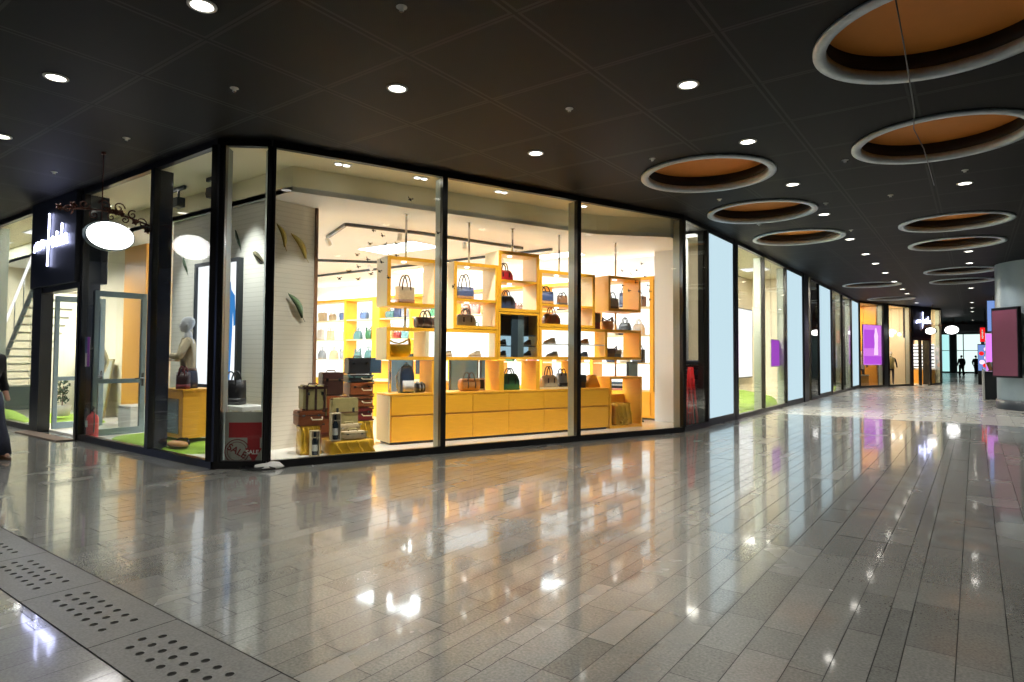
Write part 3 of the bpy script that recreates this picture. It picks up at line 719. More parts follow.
t = thing('display_table', 'small white table under the black handbag by the corner', 'table', (-8.72, 5.12, 0.03))
MB().box(-.36, .36, -.2, .2, .66, .72).build('top', PAPER, t, bevel=.004)
for x in (-.33, 0, .33):
    for y in (-.17, .17): MB().box(x - .02, x + .02, y - .02, y + .02, 0, .66).build('leg', PAPER, t)
bag('tote', 'large black handbag with tall handles on the white corner table', (-8.92, 5.10, .752), math.radians(25), .36, .2, .36, 'black', hh=.2)
bag('tote', 'dark brown handbag with red strap at the mannequin hips on the plinth', (-9.97, 4.87, .952), math.radians(30), .2, .12, .26, 'darkbrown', 'maroon')
t = thing('turf_pouch', 'flat tan leather pouch with black strap lying at the turf edge', 'pouch', (-9.66, 4.66, 0.115), math.radians(12))
MB().loft([(0, 0, 0, .17, .07, 3), (.015, 0, 0, .19, .09, 3), (.05, 0, 0, .18, .08, 3), (.075, 0, 0, .12, .05, 3)], 24).build('body', LEATHERS['tan'], t)
MB().tube([(-.19, .05, .03), (-.08, .1, .10), (.08, .1, .11), (.19, .05, .03)], .012).build('strap', BLACK, t)

# lit denim poster on the ribbed wall
t = thing('lightbox_poster', 'tall lit poster of blue denim in a grey frame on the ribbed wall', 'poster', (-10.2, 5.56, 0.93))
MB().box(-.70, -.64, -.09, 0, 0, 2.13).box(.64, .70, -.09, 0, 0, 2.13).box(-.64, .64, -.09, 0, 0, .06).box(-.64, .64, -.09, 0, 2.07, 2.13).build('frame', DARKG, t)
MB().box(-.64, .64, -.05, -.03, .06, 2.07).build('lit_panel', POSTERW, t)
MB().prism([(.30, 1.75), (.42, 1.75), (.44, 1.62), (.55, 1.52), (.59, 1.05), (.53, 1.02), (.50, 1.3), (.49, .95), (.44, .15), (.345, .15), (.335, .75), (.31, .15), (.20, .15), (.17, .95), (.18, 1.3), (.13, 1.02), (.07, 1.05), (.13, 1.52), (.27, 1.62)], 0, .003, Matrix.Translation((0, -.051, 0)) @ Matrix.Rotation(PI / 2, 4, 'X')).build('denim_figure', POSTERB, t)

# SALE board behind the corner glass
CD = (P4 - P3).normalized(); CN = Vector((-CD.y, CD.x, 0))
pb = P3 + CD * .335 + CN * .10
t = thing('sale_board', 'grey and red board with a round stamp behind the corner pane', 'sale board', (pb.x, pb.y, 0.03), math.atan2(CD.y, CD.x))
MB().box(-.23, .27, -.01, .012, 0, .70).build('board', GREYS, t)
MB().box(-.18, .27, -.013, -.0105, .36, .56).box(.06, .22, -.013, -.0105, .22, .36).prism([(.03, .22), (.25, .22), (.14, .03)], 0.0105, .013, Matrix.Rotation(PI / 2, 4, 'X')).build('red_print', REDS, t)
ringM = Matrix.Translation((-.07, -.0125, .18)) @ Matrix.Rotation(PI / 2, 4, 'X')
MB().lathe([(.150, 0), (.162, 0), (.162, .002), (.150, .002)], 40, ringM, closed=True).lathe([(.120, 0), (.127, 0), (.127, .002), (.120, .002)], 40, ringM, closed=True).build('stamp_rings', DKREDS, t)
def text(body, size, mat, parent, M, name='lettering', ext=.001):
    cu = bpy.data.curves.new(name, 'FONT'); cu.body = body; cu.size = size; cu.align_x = 'CENTER'; cu.align_y = 'CENTER'; cu.extrude = ext; cu.offset = size * .02
    tmp = bpy.data.objects.new(name, cu); COL.objects.link(tmp)
    dg = bpy.context.evaluated_depsgraph_get(); me = bpy.data.meshes.new_from_object(tmp.evaluated_get(dg)); bpy.data.objects.remove(tmp)
    me.materials.clear(); me.materials.append(mat)
    o = bpy.data.objects.new(name, me); COL.objects.link(o); o.parent = parent; o.matrix_local = M
    return o
text('SALE', .125, DKREDS, t, Matrix.Translation((-.07, -.0165, .18)) @ Matrix.Rotation(PI / 2, 4, 'X') @ Matrix.Rotation(math.radians(-30), 4, 'Z'))
text('SALE', .078, PAPER, t, Matrix.Translation((.128, -.0165, .165)) @ Matrix.Rotation(PI / 2, 4, 'X'))

# feathers on walls, butterflies on glass
def feather(label, loc, M3, L, mat):
    """leaf-shaped feather lying in local xz, bent forward in y"""
    t = MB(); n = 10; vs = []; fs = []
    for i in range(n + 1):
        u = i / n; w = L * .125 * math.sin(PI * min(1, u * .92 + .08)) ** .7; y = -.035 * math.sin(PI * u); c = L * .08 * math.sin(PI * u)
        vs += [(c - w, y + .012, L * (u - .5)), (c, y, L * (u - .5)), (c + w, y + .012, L * (u - .5)), (c, y + .012, L * (u - .5))]
    for i in range(n):
        a, b = 4 * i, 4 * i + 4
        fs += [(a, a + 1, b + 1, b), (a + 1, a + 2, b + 2, b + 1), (a + 2, a + 3, b + 3, b + 2), (a + 3, a, b, b + 3)]
    t.add(vs, fs, True)
    t.tube([(0, .006, -L * .68), (0, .0, -L * .5), (L * .08, -.033, 0), (0, .0, L * .5)], [.004, .006, .005, .002], 6)
    o = t.build('feather_ornament', mat); o.matrix_world = Matrix.Translation(loc) @ M3
    return tag(o, label, 'feather ornament', 'feather ornaments on the white walls')
RY = lambda a: Matrix.Rotation(math.radians(a), 4, 'Y')
RZ90 = Matrix.Rotation(PI / 2, 4, 'Z')
for lab, loc, M3, L, k in (
    ('dark green feather high on the ribbed wall above the denim poster corner', (-9.67, 5.54, 3.39), RY(-28), .34, 0),
    ('brown feather lying nearly flat on the ribbed wall beside the corner mullion', (-9.08, 5.54, 3.04), RY(-60), .34, 2),
    ('grey green feather just under the mirrored oval glow on the ribbed wall', (-11.40, 5.54, 3.12), RY(-30), .36, 0),
    ('ochre feather with dark tip high on the pier end by the suitcases', (-8.69, 6.02, 3.24), RZ90 @ RY(-38), .46, 1),
    ('dark green feather lower on the pier end by the suitcases', (-8.69, 5.98, 2.28), RZ90 @ RY(-36), .46, 0),
    ('pale olive feather at the edge of the pier end beside the black mullion', (-8.69, 5.70, 3.36), RZ90 @ RY(-24), .38, 1)):
    feather(lab, loc, M3, L, FEATH[k])

def butterfly(label, s, z, sz, rot, group, grp_d=.016):
    m = MB(); q = []
    for sg in (-1, 1):
        q = [(0, 0, 0), (sg * sz * .9, -sz * .5, sz * .55), (sg * sz * 1.0, -sz * .55, sz * .1), (sg * sz * .3, -sz * .2, -sz * .05), (sg * sz * .65, -sz * .4, -sz * .6), (sg * sz * .2, -sz * .12, -sz * .6), (0, 0, -sz * .3)]
        b = [(x, y + .004, zz) for x, y, zz in q]
        f1 = tuple(range(7)); f2 = tuple(reversed(range(7, 14)))
        m.add(q + b, [f1, f2] + [(i, 7 + i, 7 + (i + 1) % 7, (i + 1) % 7) for i in range(7)])
    m.tube([(0, -.002, -sz * .45), (0, -.006, 0), (0, -.002, sz * .35)], [.002, .006, .004], 6)
    o = m.build('butterfly_decal', BUTTER)
    p = W(s, grp_d, z); o.matrix_world = Matrix.Translation(p) @ Matrix.Rotation(ROTF, 4, 'Z') @ RY(rot)
    return tag(o, label, 'butterfly decal', group)
B1 = [(1.38, 3.32), (1.52, 3.26), (1.33, 3.12), (1.56, 3.13), (1.74, 3.16), (1.45, 3.03), (1.61, 3.01), (1.74, 2.99), (1.14, 2.94), (1.3, 2.89), (1.51, 2.87), (1.16, 2.77), (1.02, 2.69), (1.48, 2.73), (1.35, 2.68), (0.89, 2.58), (1.16, 2.59), (1.62, 2.65)]
for i, (s, z) in enumerate(sorted(B1, key=lambda p: -p[1])):
    butterfly('small black butterfly on the suitcase window, %s from the top of its swarm' % ORD[i], s, z, .036, random.uniform(-25, 35), 'butterflies of the suitcase window')
butterfly('lone black butterfly high on the suitcase window, above its swarm', 1.95, 3.86, .045, 15, 'single butterflies near the second mullion')
butterfly('butterfly beside the second mullion above the hanging cubes', 2.42, 3.4, .036, 5, 'single butterflies near the second mullion')
butterfly('butterfly on the middle window at the height of the striped tote', 2.70, 2.58, .04, 90, 'single butterflies near the second mullion')
B2 = [(6.74, 3.29), (6.24, 3.11), (6.61, 3.15), (6.47, 3.07), (6.83, 3.05), (6.59, 2.92), (6.91, 2.88), (6.25, 2.84), (6.41, 2.75), (6.67, 2.75), (6.96, 2.77), (6.77, 2.63), (6.95, 2.61)]
for i, (s, z) in enumerate(sorted(B2, key=lambda p: -p[1])):
    butterfly('small black butterfly before the hanging orange cube, %s from the top of its swarm' % ORD[i], s, z, .038, random.uniform(10, 40), 'butterflies of the third window')

# ================================================================== YELLOW SHELF WALL (frame along the front windows)
D0 = 0.95; DEP = 0.5
def fthing(name, label, cat, s, d, z, group=None):
    p = W(s, d, z); return thing(name, label, cat, p, ROTF, group)
# base counter with drawers
t = fthing('display_counter', 'long honey-yellow drawer counter under the hanging shelf cubes', 'counter', 2.05, D0, 0.03)
CL = 4.70
MB().box(0.0, CL, .02, .55, .04, .80).build('carcass', WOOD, t)
MB().box(-.02, 0.0, .0, .56, .04, .80).build('end_panel', WOODP, t)
MB().box(.03, CL - .03, .05, .5, -.0, .04).build('plinth_strip', DARKG, t)
MB().box(-.02, CL, -.005, .56, .80, .835).build('top', WOOD, t, bevel=.004)
ed = [0.02, .80, 1.54, 2.29, 3.08, 3.90, CL - .005]
for i in range(6):
    for z0, z1 in ((.045, .455), (.485, .79)):
        MB().box(ed[i] + .004, ed[i + 1] - .004, -.003, .02, z0, z1).build('drawer', WOOD, t, bevel=.003)
    MB().box(ed[i], ed[i + 1], .012, .022, .455, .485).build('shadow_gap', WOODO, t)
for sa, sb, pale in ((.74, .84, 0), (2.08, 2.18, 0), (2.89, 2.98, 0), (3.86, 3.96, 0)):
    MB().box(sa, sb, .0, .5, .835, 1.38).build('upright_panel', WOOD, t)
MB().tube([(.17, .44, .83), (.17, .44, 1.38)], .022, 12).build('steel_post', CHROME, t)
MB().box(3.0, 3.84, .05, .5, .836, .868).build('riser_board', WOODP, t)

def cubby(label, s0, s1, z0, z1, shelves=(), pole=None, pale=True, divs=(), lit=None, spots=True, zt=3.93, low=None, feet=0.0, tm=.045, paneltop=None):
    """open-fronted and open-backed display cube; parts in a frame whose origin is its lower front corner"""
    t = fthing('display_cube', label, 'display cube', s0, D0, z0, 'yellow display cubes of the shelf wall')
    w, h = s1 - s0, z1 - z0; e = .028; sm = WOODP if pale else WOOD  # pale sides have the light falling on them put into the colour
    MB().box(0, tm, e, DEP, 0, h).build('side_panel', sm, t); MB().box(w - tm, w, e, DEP, 0, h).build('side_panel', sm, t)
    MB().box(tm, w - tm, e, DEP, h - tm, h).build('top_panel', sm, t); MB().box(tm, w - tm, e, DEP, 0, tm).build('bottom_panel', WOOD, t)
    f = MB().box(0, tm + .01, 0, e, 0, h).box(w - tm - .01, w, 0, e, 0, h).box(tm + .01, w - tm - .01, 0, e, h - tm - .012, h).box(tm + .01, w - tm - .01, 0, e, 0, tm + .012)
    f.build('front_edge', WOOD, t)
    for zs in shelves: MB().box(tm, w - tm, 0, DEP, zs - z0 - .022, zs - z0 + .022).build('shelf', WOOD, t)
    for sv in divs: MB().box(sv - s0 - .03, sv - s0 + .03, .0, DEP, tm + .012, h - tm - .012).build('divider', sm, t)
    if lit:
        a, b = lit
        MB().box(a - s0, b - s0, .23, .26, tm, h - tm).build('lit_back', LITW, t)
    if spots:
        for zz in [z1 - tm] + [q - .022 for q in shelves]:
            MB().lathe([(.04, 0), (.04, .012)], 16, Matrix.Translation((w * .42, .24, zz - z0 - .012))).build('puck_light', LAMPC, t)
    if pole is not None:
        MB().tube([(pole - s0, .3, h), (pole - s0, .3, zt - z0)], .02, 12).lathe([(.05, 0), (.05, .012)], 16, Matrix.Translation((pole - s0, .3, zt - z0 - .015))).build('hanging_pole', CHROME, t)
    if low is not None: MB().tube([(pole - s0, .3, 0), (pole - s0, .3, low - z0)], .02, 12).build('lower_pole', CHROME, t)
    return t
cubby('pale-sided hanging cube holding the fringed bucket bag, nearest the suitcases', 1.98, 2.88, 2.31, 3.13, pole=2.42, low=1.96)
cubby('long low box with the yellow slouchy bag and a glowing shoe bay', 1.98, 4.10, 1.42, 1.96, divs=(2.70,), lit=(2.74, 4.04), spots=False)
cubby('two-bay upright box holding a striped tote above a checked bag', 3.20, 4.10, 1.97, 3.14, shelves=(2.475,), pole=3.65)
cubby('tallest box of the shelf wall with red satchel over navy bag', 4.11, 5.01, 2.31, 3.42, shelves=(2.875,), pole=4.59)
cubby('wide box with bags on two levels beside the third mullion', 5.02, 6.38, 2.06, 3.14, shelves=(2.475,), pole=5.70)
t = cubby('long glowing shoe box with an open bay, under the orange cube', 5.02, 7.65, 1.43, 2.05, divs=(6.68,), lit=(5.08, 6.56), pale=False, spots=False)
MB().tube([(2.18, .3, 0), (2.18, .3, -.35)], .02, 12).build('lower_pole', CHROME, t)
MB().box(.05, 1.62, .02, .22, .285, .305).build('glass_shelf', PAPER, t)
cubby('orange hanging cube with the scarf-tied bag, standing apart at the end', 6.74, 7.64, 2.43, 3.16, pole=7.2, pale=False, low=2.05)
t = fthing('glass_display_case', 'blue-tinted glass case with dark shoes on lit shelves under the tallest box', 'display case', 4.11, D0, 1.44)
MB().box(0, .04, 0, .5, 0, .86).box(.86, .90, 0, .5, 0, .86).box(.04, .86, 0, .5, .82, .86).box(.04, .86, 0, .5, 0, .04).build('frame', WOOD, t)
MB().box(.04, .86, .30, .33, .44, .82).build('dark_back', LEATHERS['brown'], t)
MB().box(.04, .86, .30, .33, .04, .44).build('lit_back', emat('pale_blue_lit_back', rgb(176, 208, 226), .8), t)
MB().box(.04, .86, .06, .30, .232, .248).box(.04, .86, .06, .30, .43, .45).build('shelf', DARKG, t)
MB().box(.30, .44, .03, .05, .04, .82).build('teal_strip', TEALG, t); MB().box(.44, .57, .03, .05, .04, .82).build('blue_grey_strip', STEELD, t)
MB().box(.04, .86, .012, .022, .04, .82).build('glass_front', GLASS, t)
t = fthing('display_cube', 'big yellow floor cube with a gold wrapped block inside, at the counter end', 'display cube', 6.78, D0, 0.03, 'yellow display cubes of the shelf wall')
MB().box(0, .045, 0, .55, 0, 1.05).build('side_panel', WOOD, t); MB().box(.85, .895, 0, .55, 0, 1.05).build('side_panel', WOOD, t)
MB().box(.045, .85, 0, .55, 1.005, 1.05).build('top_panel', WOOD, t); MB().box(.045, .85, 0, .55, 0, .05).build('bottom_panel', WOOD, t)
MB().box(.045, .85, .50, .53, .05, .66).build('back_panel', WOOD, t)
def wrapped(label, s, d, z, w, dd, h):
    t = fthing('gold_wrapped_block', label, 'wrapped block', s, d, z, 'gold satin wrapped blocks')
    rnd = random.Random(int(s * 100)); lev = []
    for k in range(7):
        u = k / 6
        lev.append((h * u, rnd.uniform(-.006, .006), rnd.uniform(-.006, .006), w / 2 * (1.05 - .05 * u) + rnd.uniform(0, .012), dd / 2 * (1.05 - .05 * u) + rnd.uniform(0, .012), 9))
    MB().loft(lev, 40).build('satin_wrap', GOLD, t)
    m = MB()
    for k in range(4):
        x = -w / 2 + w * (k + .3) / 4
        m.tube([(x, -dd / 2 - .012, h * .98), (x + w * .09, -dd / 2 - .022, h * .55), (x + w * .2, -dd / 2 - .014, .01)], [.008, .02, .012], 6)
    m.build('satin_folds', GOLD, t)
    return t
t = wrapped('gold satin block inside the yellow floor cube', 7.2, 1.18, .085, .42, .34, .44)
m = MB()
for k in range(7):
    a = PI * k / 6; m.tube([(-.02, -.2, .02), (-.02 + .08 * math.cos(a), -.225, .02 + .09 * math.sin(a)), (-.02 + .15 * math.cos(a), -.21, .02 + .15 * math.sin(a))], [.02, .03, .004], 6)
m.build('satin_bow', GOLD, t)

def fbag(kind, label, s, d, z, w, dd, h, col, hcol=None, hh=None, rot=0.0, trim=None):
    return bag(kind, label, W(s, d, z), ROTF + rot, w, dd, h, col, hcol, hh, None, trim)
g0 = .045
fbag('tote', 'brown striped bucket bag with draped straps in the first hanging cube', 2.39, 1.2, 2.357, .32, .2, .30, 'beige', 'darkbrown', .26, trim='brown')
fbag('duffel', 'dark brown duffel on top of the long low box beside the mullion', 2.76, 1.18, 1.962, .36, .2, .20, 'darkbrown', 'black', .16)
fbag('hobo', 'shiny yellow slouchy bag in the long low box', 2.28, 1.16, 1.468, .42, .2, .30, 'yellow', 'yellow')
shoe('beige shoe in the glowing bay beside the second mullion', W(3.12, 1.07, 1.468), ROTF, .22, 'beige')
shoe('beige shoe alone at the far end of the glowing low bay', W(3.68, 1.07, 1.468), ROTF, .27, 'beige')
fbag('tote', 'tan and navy tote with tall black handles in the upright box upper bay', 3.53, 1.2, 2.50, .36, .18, .23, 'navy', 'black', .27, trim='tan')
fbag('satchel', 'grey checked bag under the striped tote', 3.56, 1.2, 2.02, .38, .18, .22, 'grey', 'black', .13)
fbag('satchel', 'bright red satchel in the top of the tallest box', 4.37, 1.2, 2.90, .34, .18, .20, 'red', 'darkbrown', .16)
fbag('satchel', 'navy handbag under the red satchel', 4.42, 1.2, 2.36, .36, .18, .26, 'navy', 'black', .14)
fbag('tote', 'tan bag with black straps and blue trim in the wide box upper level', 5.3, 1.2, 2.50, .40, .18, .26, 'navy', 'black', .15, trim='tan')
fbag('tote', 'small brown bag partly behind the third mullion in the wide box', 5.74, 1.2, 2.50, .22, .14, .20, 'brown', 'black', .10)
fbag('satchel', 'brown bag with two handles in the wide box lower level', 5.47, 1.2, 2.108, .38, .18, .22, 'brown', 'maroon', .16)
fbag('tote', 'dark bag tied with a navy scarf in the orange hanging cube', 7.02, 1.2, 2.477, .36, .18, .24, 'grey', 'navy', .17, trim='brown')
fbag('box', 'reddish brown box bag on the long shoe box beside the wide box', 6.56, 1.2, 2.052, .22, .16, .34, 'maroon', 'brown', 0)
fbag('hobo', 'tan slouchy bag standing under the orange cube', 6.93, 1.2, 2.052, .30, .14, .26, 'tan', 'brown')
fbag('box', 'brown box bag with dark straps in the open bay', 6.91, 1.15, 1.478, .24, .16, .19, 'brown', 'darkbrown', 0)
fbag('box', 'blue-grey box bag next to the brown one in the open bay', 7.17, 1.2, 1.478, .18, .14, .16, 'blue', 'grey', 0)
for i, (s, z, q) in enumerate(((5.34, 1.738, 'upper shelf beside the mirror'), (6.17, 1.738, 'upper shelf past the third mullion'), (5.40, 1.478, 'lower shelf beside the mirror'), (6.15, 1.478, 'lower shelf past the third mullion'))):
    shoe('pale shoe in the glowing shoe box, ' + q, W(s, 1.07, z), ROTF, .29, ('beige', 'tan', 'grey', 'blue')[i])
for i, (s, z, q) in enumerate(((4.27, 1.69, 'upper shelf near side'), (4.83, 1.69, 'upper shelf far side'), (4.27, 1.482, 'lower shelf near side'), (4.83, 1.482, 'lower shelf far side'))):
    shoe('dark shoe in the blue glass case, ' + q, W(s, 1.10, z), ROTF, .20, ('darkbrown', 'brown', 'navy', 'black')[i])
ct = 0.868
fbag('backpack', 'blue backpack with pale pocket on the counter beside the steel post', 2.40, 1.13, ct, .27, .2, .46, 'blue', 'white')
fbag('duffel', 'black camera bag on the counter beside the blue backpack', 2.655, 1.15, ct, .15, .2, .16, 'black', 'grey', .06)
fbag('duffel', 'brown striped duffel with tall handles on the counter in the middle window', 3.62, 1.15, ct, .36, .22, .22, 'tan', 'darkbrown', .17)
t = fthing('photo_frame', 'small white picture frame on the counter beside the striped duffel', 'picture frame', 3.93, 1.25, ct)
MB().box(-.09, .09, 0, .02, 0, .22).build('frame', PAPER, t, bevel=.003); MB().box(-.06, .06, -.003, .001, .03, .19).build('picture', SCREEND, t)
fbag('satchel', 'dark green handbag on the counter under the mirror', 4.47, 1.15, ct, .40, .2, .30, 'green', 'black', .14)
fbag('satchel', 'tan handbag with tall dark handles on the riser board', 5.38, 1.15, .90, .36, .2, .23, 'beige', 'darkbrown', .20)
fbag('tote', 'grey handbag half behind the third mullion on the riser board', 5.74, 1.2, .90, .22, .16, .26, 'grey', 'black', .14)
fbag('box', 'dark brown box bag on the counter past the third mullion', 6.20, 1.2, ct, .16, .2, .26, 'darkbrown', 'black', 0)
t = fthing('yellow_paper_cone', 'folded yellow paper stand on the counter near its end', 'paper stand', 6.50, 1.2, ct)
MB().loft([(0, 0, 0, .18, .12, 5), (.24, 0, 0, .10, .06, 5)], 24).build('body', WOOD, t); MB().box(-.05, .05, -.06, .06, .24, .255).build('cap', WOODO, t)

# ================================================================== SUITCASE DISPLAY
def case(name, label, s, d, z, w, dd, h, col, ribs='h', hw='khaki', handle='front', group='vintage suitcases in the window'):
    t = fthing(name, label, 'suitcase', s, d, z, group); m = LEATHERS[col]; k = LEATHERS[hw]
    MB().box(-w / 2, w / 2, -dd / 2, dd / 2, 0, h).build('shell', m, t, bevel=.014, segs=2)
    f = MB()
    if ribs == 'v':
        for x in (-w * .36, w * .02, w * .40): f.box(x - .016, x + .016, -dd / 2 - .008, dd / 2 + .008, -.0, h + .008)
        f.box(-w / 2 - .006, w / 2 + .006, -dd / 2 - .006, dd / 2 + .006, h - .05, h - .015)
    elif ribs == 'h':
        for zz in (h * .30, h * .62): f.box(-w / 2 - .005, w / 2 + .005, -dd / 2 - .007, dd / 2 + .005, zz - .009, zz + .009)
    else:
        f.box(-w / 2 - .004, w / 2 + .004, -dd / 2 - .005, dd / 2 + .004, h * .66, h * .66 + .012)
    f.build('bands', k, t)
    c = MB()
    for x in (-w / 2, w / 2):
        for zz in (0.0, h): c.box(x - .02, x + .02, -dd / 2 - .004, -dd / 2 + .02, max(0, zz - .022), min(h, zz + .022) + .003)
    c.build('corner_caps', k, t)
    if handle == 'front': MB().tube([(w * .22 - .08, -dd / 2, h * .55), (w * .22 - .07, -dd / 2 - .035, h * .40), (w * .22 + .07, -dd / 2 - .035, h * .40), (w * .22 + .08, -dd / 2, h * .55)], .010).build('handle', LEATHERS['beige'], t)
    else: MB().tube([(-.07, 0, h), (-.06, 0, h + .03), (.06, 0, h + .03), (.07, 0, h)], .010).build('handle', k, t)
    for x in (-w * .3, w * .3): MB().box(x - .018, x + .018, -dd / 2 - .010, -dd / 2, h * .62, h * .74).build('latch', CHROME, t)
    return t
wrapped('gold satin block under the brown flat case near the pier', .70, .80, .03, .27, .30, .42)
case('suitcase', 'brown flat suitcase lying under the ribbed cream trunk', .70, .80, .455, .36, .34, .22, 'orangebrown', 'n', 'darkbrown')
case('trunk', 'cream trunk with dark wooden ribs on top of the brown flat case', .76, .80, .68, .34, .30, .36, 'khaki', 'v', 'darkbrown', 'top')
case('trunk', 'tall reddish brown trunk behind the beige case', 1.17, 1.27, .03, .38, .30, .82, 'orangebrown', 'h', 'maroon')
case('trunk', 'dark brown trunk standing on the tall reddish trunk', 1.17, 1.27, .86, .33, .28, .36, 'darkbrown', 'n', 'brown', 'top')
wrapped('gold satin block under the stack of flat suitcases', 1.64, 1.27, .03, .36, .36, .40)
case('suitcase', 'dark red suitcase at the bottom of the flat stack', 1.63, 1.27, .44, .36, .36, .205, 'maroon', 'n', 'darkbrown')
case('suitcase', 'brown suitcase in the middle of the flat stack', 1.63, 1.27, .655, .36, .36, .185, 'orangebrown', 'n', 'darkbrown')
case('suitcase', 'orange-brown suitcase third in the flat stack', 1.62, 1.27, .85, .38, .36, .20, 'orangebrown', 'n', 'brown')
case('suitcase', 'black flat case on the brown suitcase stack', 1.61, 1.27, 1.06, .40, .34, .12, 'black', 'n', 'teal')
case('suitcase', 'square black vanity case topping the whole suitcase pile', 1.60, 1.27, 1.19, .36, .26, .26, 'black', 'n', 'black', 'top')
wrapped('wide low gold satin block at the front of the suitcase pile', 1.25, .66, .03, .64, .56, .20)
case('suitcase', 'upright beige ribbed case behind the two small cases', 1.28, .93, .25, .42, .14, .58, 'khaki', 'h', 'brown', 'top')
case('suitcase', 'small beige case behind the latched one', 1.30, .76, .25, .34, .12, .19, 'beige', 'n', 'khaki', 'top')
case('suitcase', 'small flat beige case with latches on the low gold block', 1.29, .52, .245, .36, .18, .11, 'beige', 'n', 'khaki', 'top')
def winebox(label, s, d, z, w, h):
    t = fthing('wine_box', label, 'wine box', s, d, z, 'cream wine boxes with dark bottles')
    MB().box(-w / 2, w / 2, -.05, .05, 0, .012).box(-w / 2, w / 2, -.05, .05, h - .012, h).box(-w / 2, -w / 2 + .012, -.05, .05, .012, h - .012).box(w / 2 - .012, w / 2, -.05, .05, .012, h - .012).box(-w / 2 + .012, w / 2 - .012, .04, .05, .012, h - .012).build('box', LEATHERS['beige'], t)
    MB().box(-w / 2 + .012, w / 2 - .012, -.05, -.04, h * .72, h * .75).build('cross_bar', LEATHERS['beige'], t)
    MB().lathe([(.038, .015), (.042, .03), (.042, h * .6), (.016, h * .74), (.015, h * .93), (.018, h * .94)], 20).build('bottle', SCREEND, t)
    MB().lathe([(.0425, h * .2), (.0425, h * .45)], 20).build('bottle_label', PAPER, t)
winebox('taller cream wine box standing on the gold block', .995, .43, .245, .14, .40)
winebox('cream wine box on the shop floor beside the low gold block', .72, .50, .03, .13, .37)

# ================================================================== BACK WALL SHELVING
YB = 13.6
t = thing('wall_shelving', 'yellow framed backlit wall shelving along the back of the shop', 'shelving', (0, YB, 0.03))
XL, XR = -19.2, -5.94
MB().box(XL, XR, .0, .5, .05, .66).build('base_cabinet', WOOD, t)
MB().box(XL, XR, .48, .50, .68, 3.26).build('lit_back', SHELFW, t)
DV = [-19.2, -17.0, -15.47, -13.9, -12.3, -10.7, -9.1, -7.6, -6.02]
for k, x in enumerate(DV):
    w = .17 if k in (2, 5) else .045
    MB().box(x - w, x + w, 0, .48, .66, 3.26).build('upright', WOOD, t)
MB().box(XL, XR, 0, .5, 3.26, 3.34).build('top_rail', WOOD, t)
MB().box(XL, XR, .35, .48, 3.345, 3.36).build('uplight_strip', emat('cove_white', (.96, .98, 1, 1), 36.0), t)
for zz in (1.32, 1.98, 2.64):
    for k in range(len(DV) - 1):
        MB().box(DV[k] + .045, DV[k + 1] - .045, .02, .47, zz - .03, zz).build('shelf', WOODP, t)
for k in range(len(DV) - 1):
    for zz in (.07,): MB().box(DV[k] + .03, DV[k + 1] - .03, -.015, 0, .09, .36).box(DV[k] + .03, DV[k + 1] - .03, -.015, 0, .38, .64).build('drawer_front', WOOD, t)
rnd = random.Random(5)
cols = ['teal', 'grey', 'beige', 'blue', 'brown', 'white', 'black', 'tan', 'rose', 'navy', 'green', 'maroon']
kinds = ['satchel', 'tote', 'hobo', 'duffel', 'box']
special = {(0, 2): [('box', 'beige', -18.5), ('duffel', 'beige', -17.95), ('box', 'blue', -17.35)], (0, 1): [('tote', 'white', -18.6), ('tote', 'beige', -18.05), ('box', 'white', -17.4)],
           (0, 0): [('satchel', 'grey', -18.5), ('satchel', 'beige', -17.85), ('hobo', 'grey', -17.35)], (1, 2): [('duffel', 'blue', -16.3)], (1, 1): [('satchel', 'teal', -16.6), ('hobo', 'green', -16.05)], (1, 0): [('hobo', 'teal', -16.6), ('satchel', 'teal', -16.05)]}
lvln = ['lowest', 'middle', 'top']
for bay_ in range(8):
    for lv in range(3):
        zz = (1.32, 1.98, 2.64)[lv] + .032
        items = special.get((bay_, lv))
        if items is None:
            n = 2 if DV[bay_ + 1] - DV[bay_] < 1.55 else 3; a, b = DV[bay_] + .25, DV[bay_ + 1] - .25
            items = [(rnd.choice(kinds), rnd.choice(cols), a + (b - a) * (i + .5) / n) for i in range(n)]
        for i, (k, c, x) in enumerate(items):
            w = rnd.uniform(.27, .34); h = {'tote': .34, 'hobo': .38, 'satchel': .28, 'duffel': .22, 'box': .28}[k] * rnd.uniform(.9, 1.1)
            word = {'satchel': 'handbag', 'tote': 'tote', 'hobo': 'slouchy bag', 'duffel': 'duffel bag', 'box': 'box bag'}[k]
            bag(k, '%s %s, %s on the %s back-wall shelf of the %s bay' % (c, word, ORD[i], lvln[lv], ORD[bay_]), (x, YB + .24, zz), rnd.uniform(-.15, .15), w, .17, h, c, None, None)
for i, x in enumerate((-8.4, -6.9)):
    t = thing('folded_stack', ['folded dark clothes stacked on the back-wall base cabinet', 'folded pink and black clothes by the end of the base cabinet'][i], 'clothes', (x, YB + .22, .692))
    for k in range(4): MB().box(-.28, .28, -.15, .15, k * .05, k * .05 + .045).build('folded_garment', [TEALG, LEATHERS['rose'], COAT, LEATHERS['grey']][(k + i) % 4], t, bevel=.012)

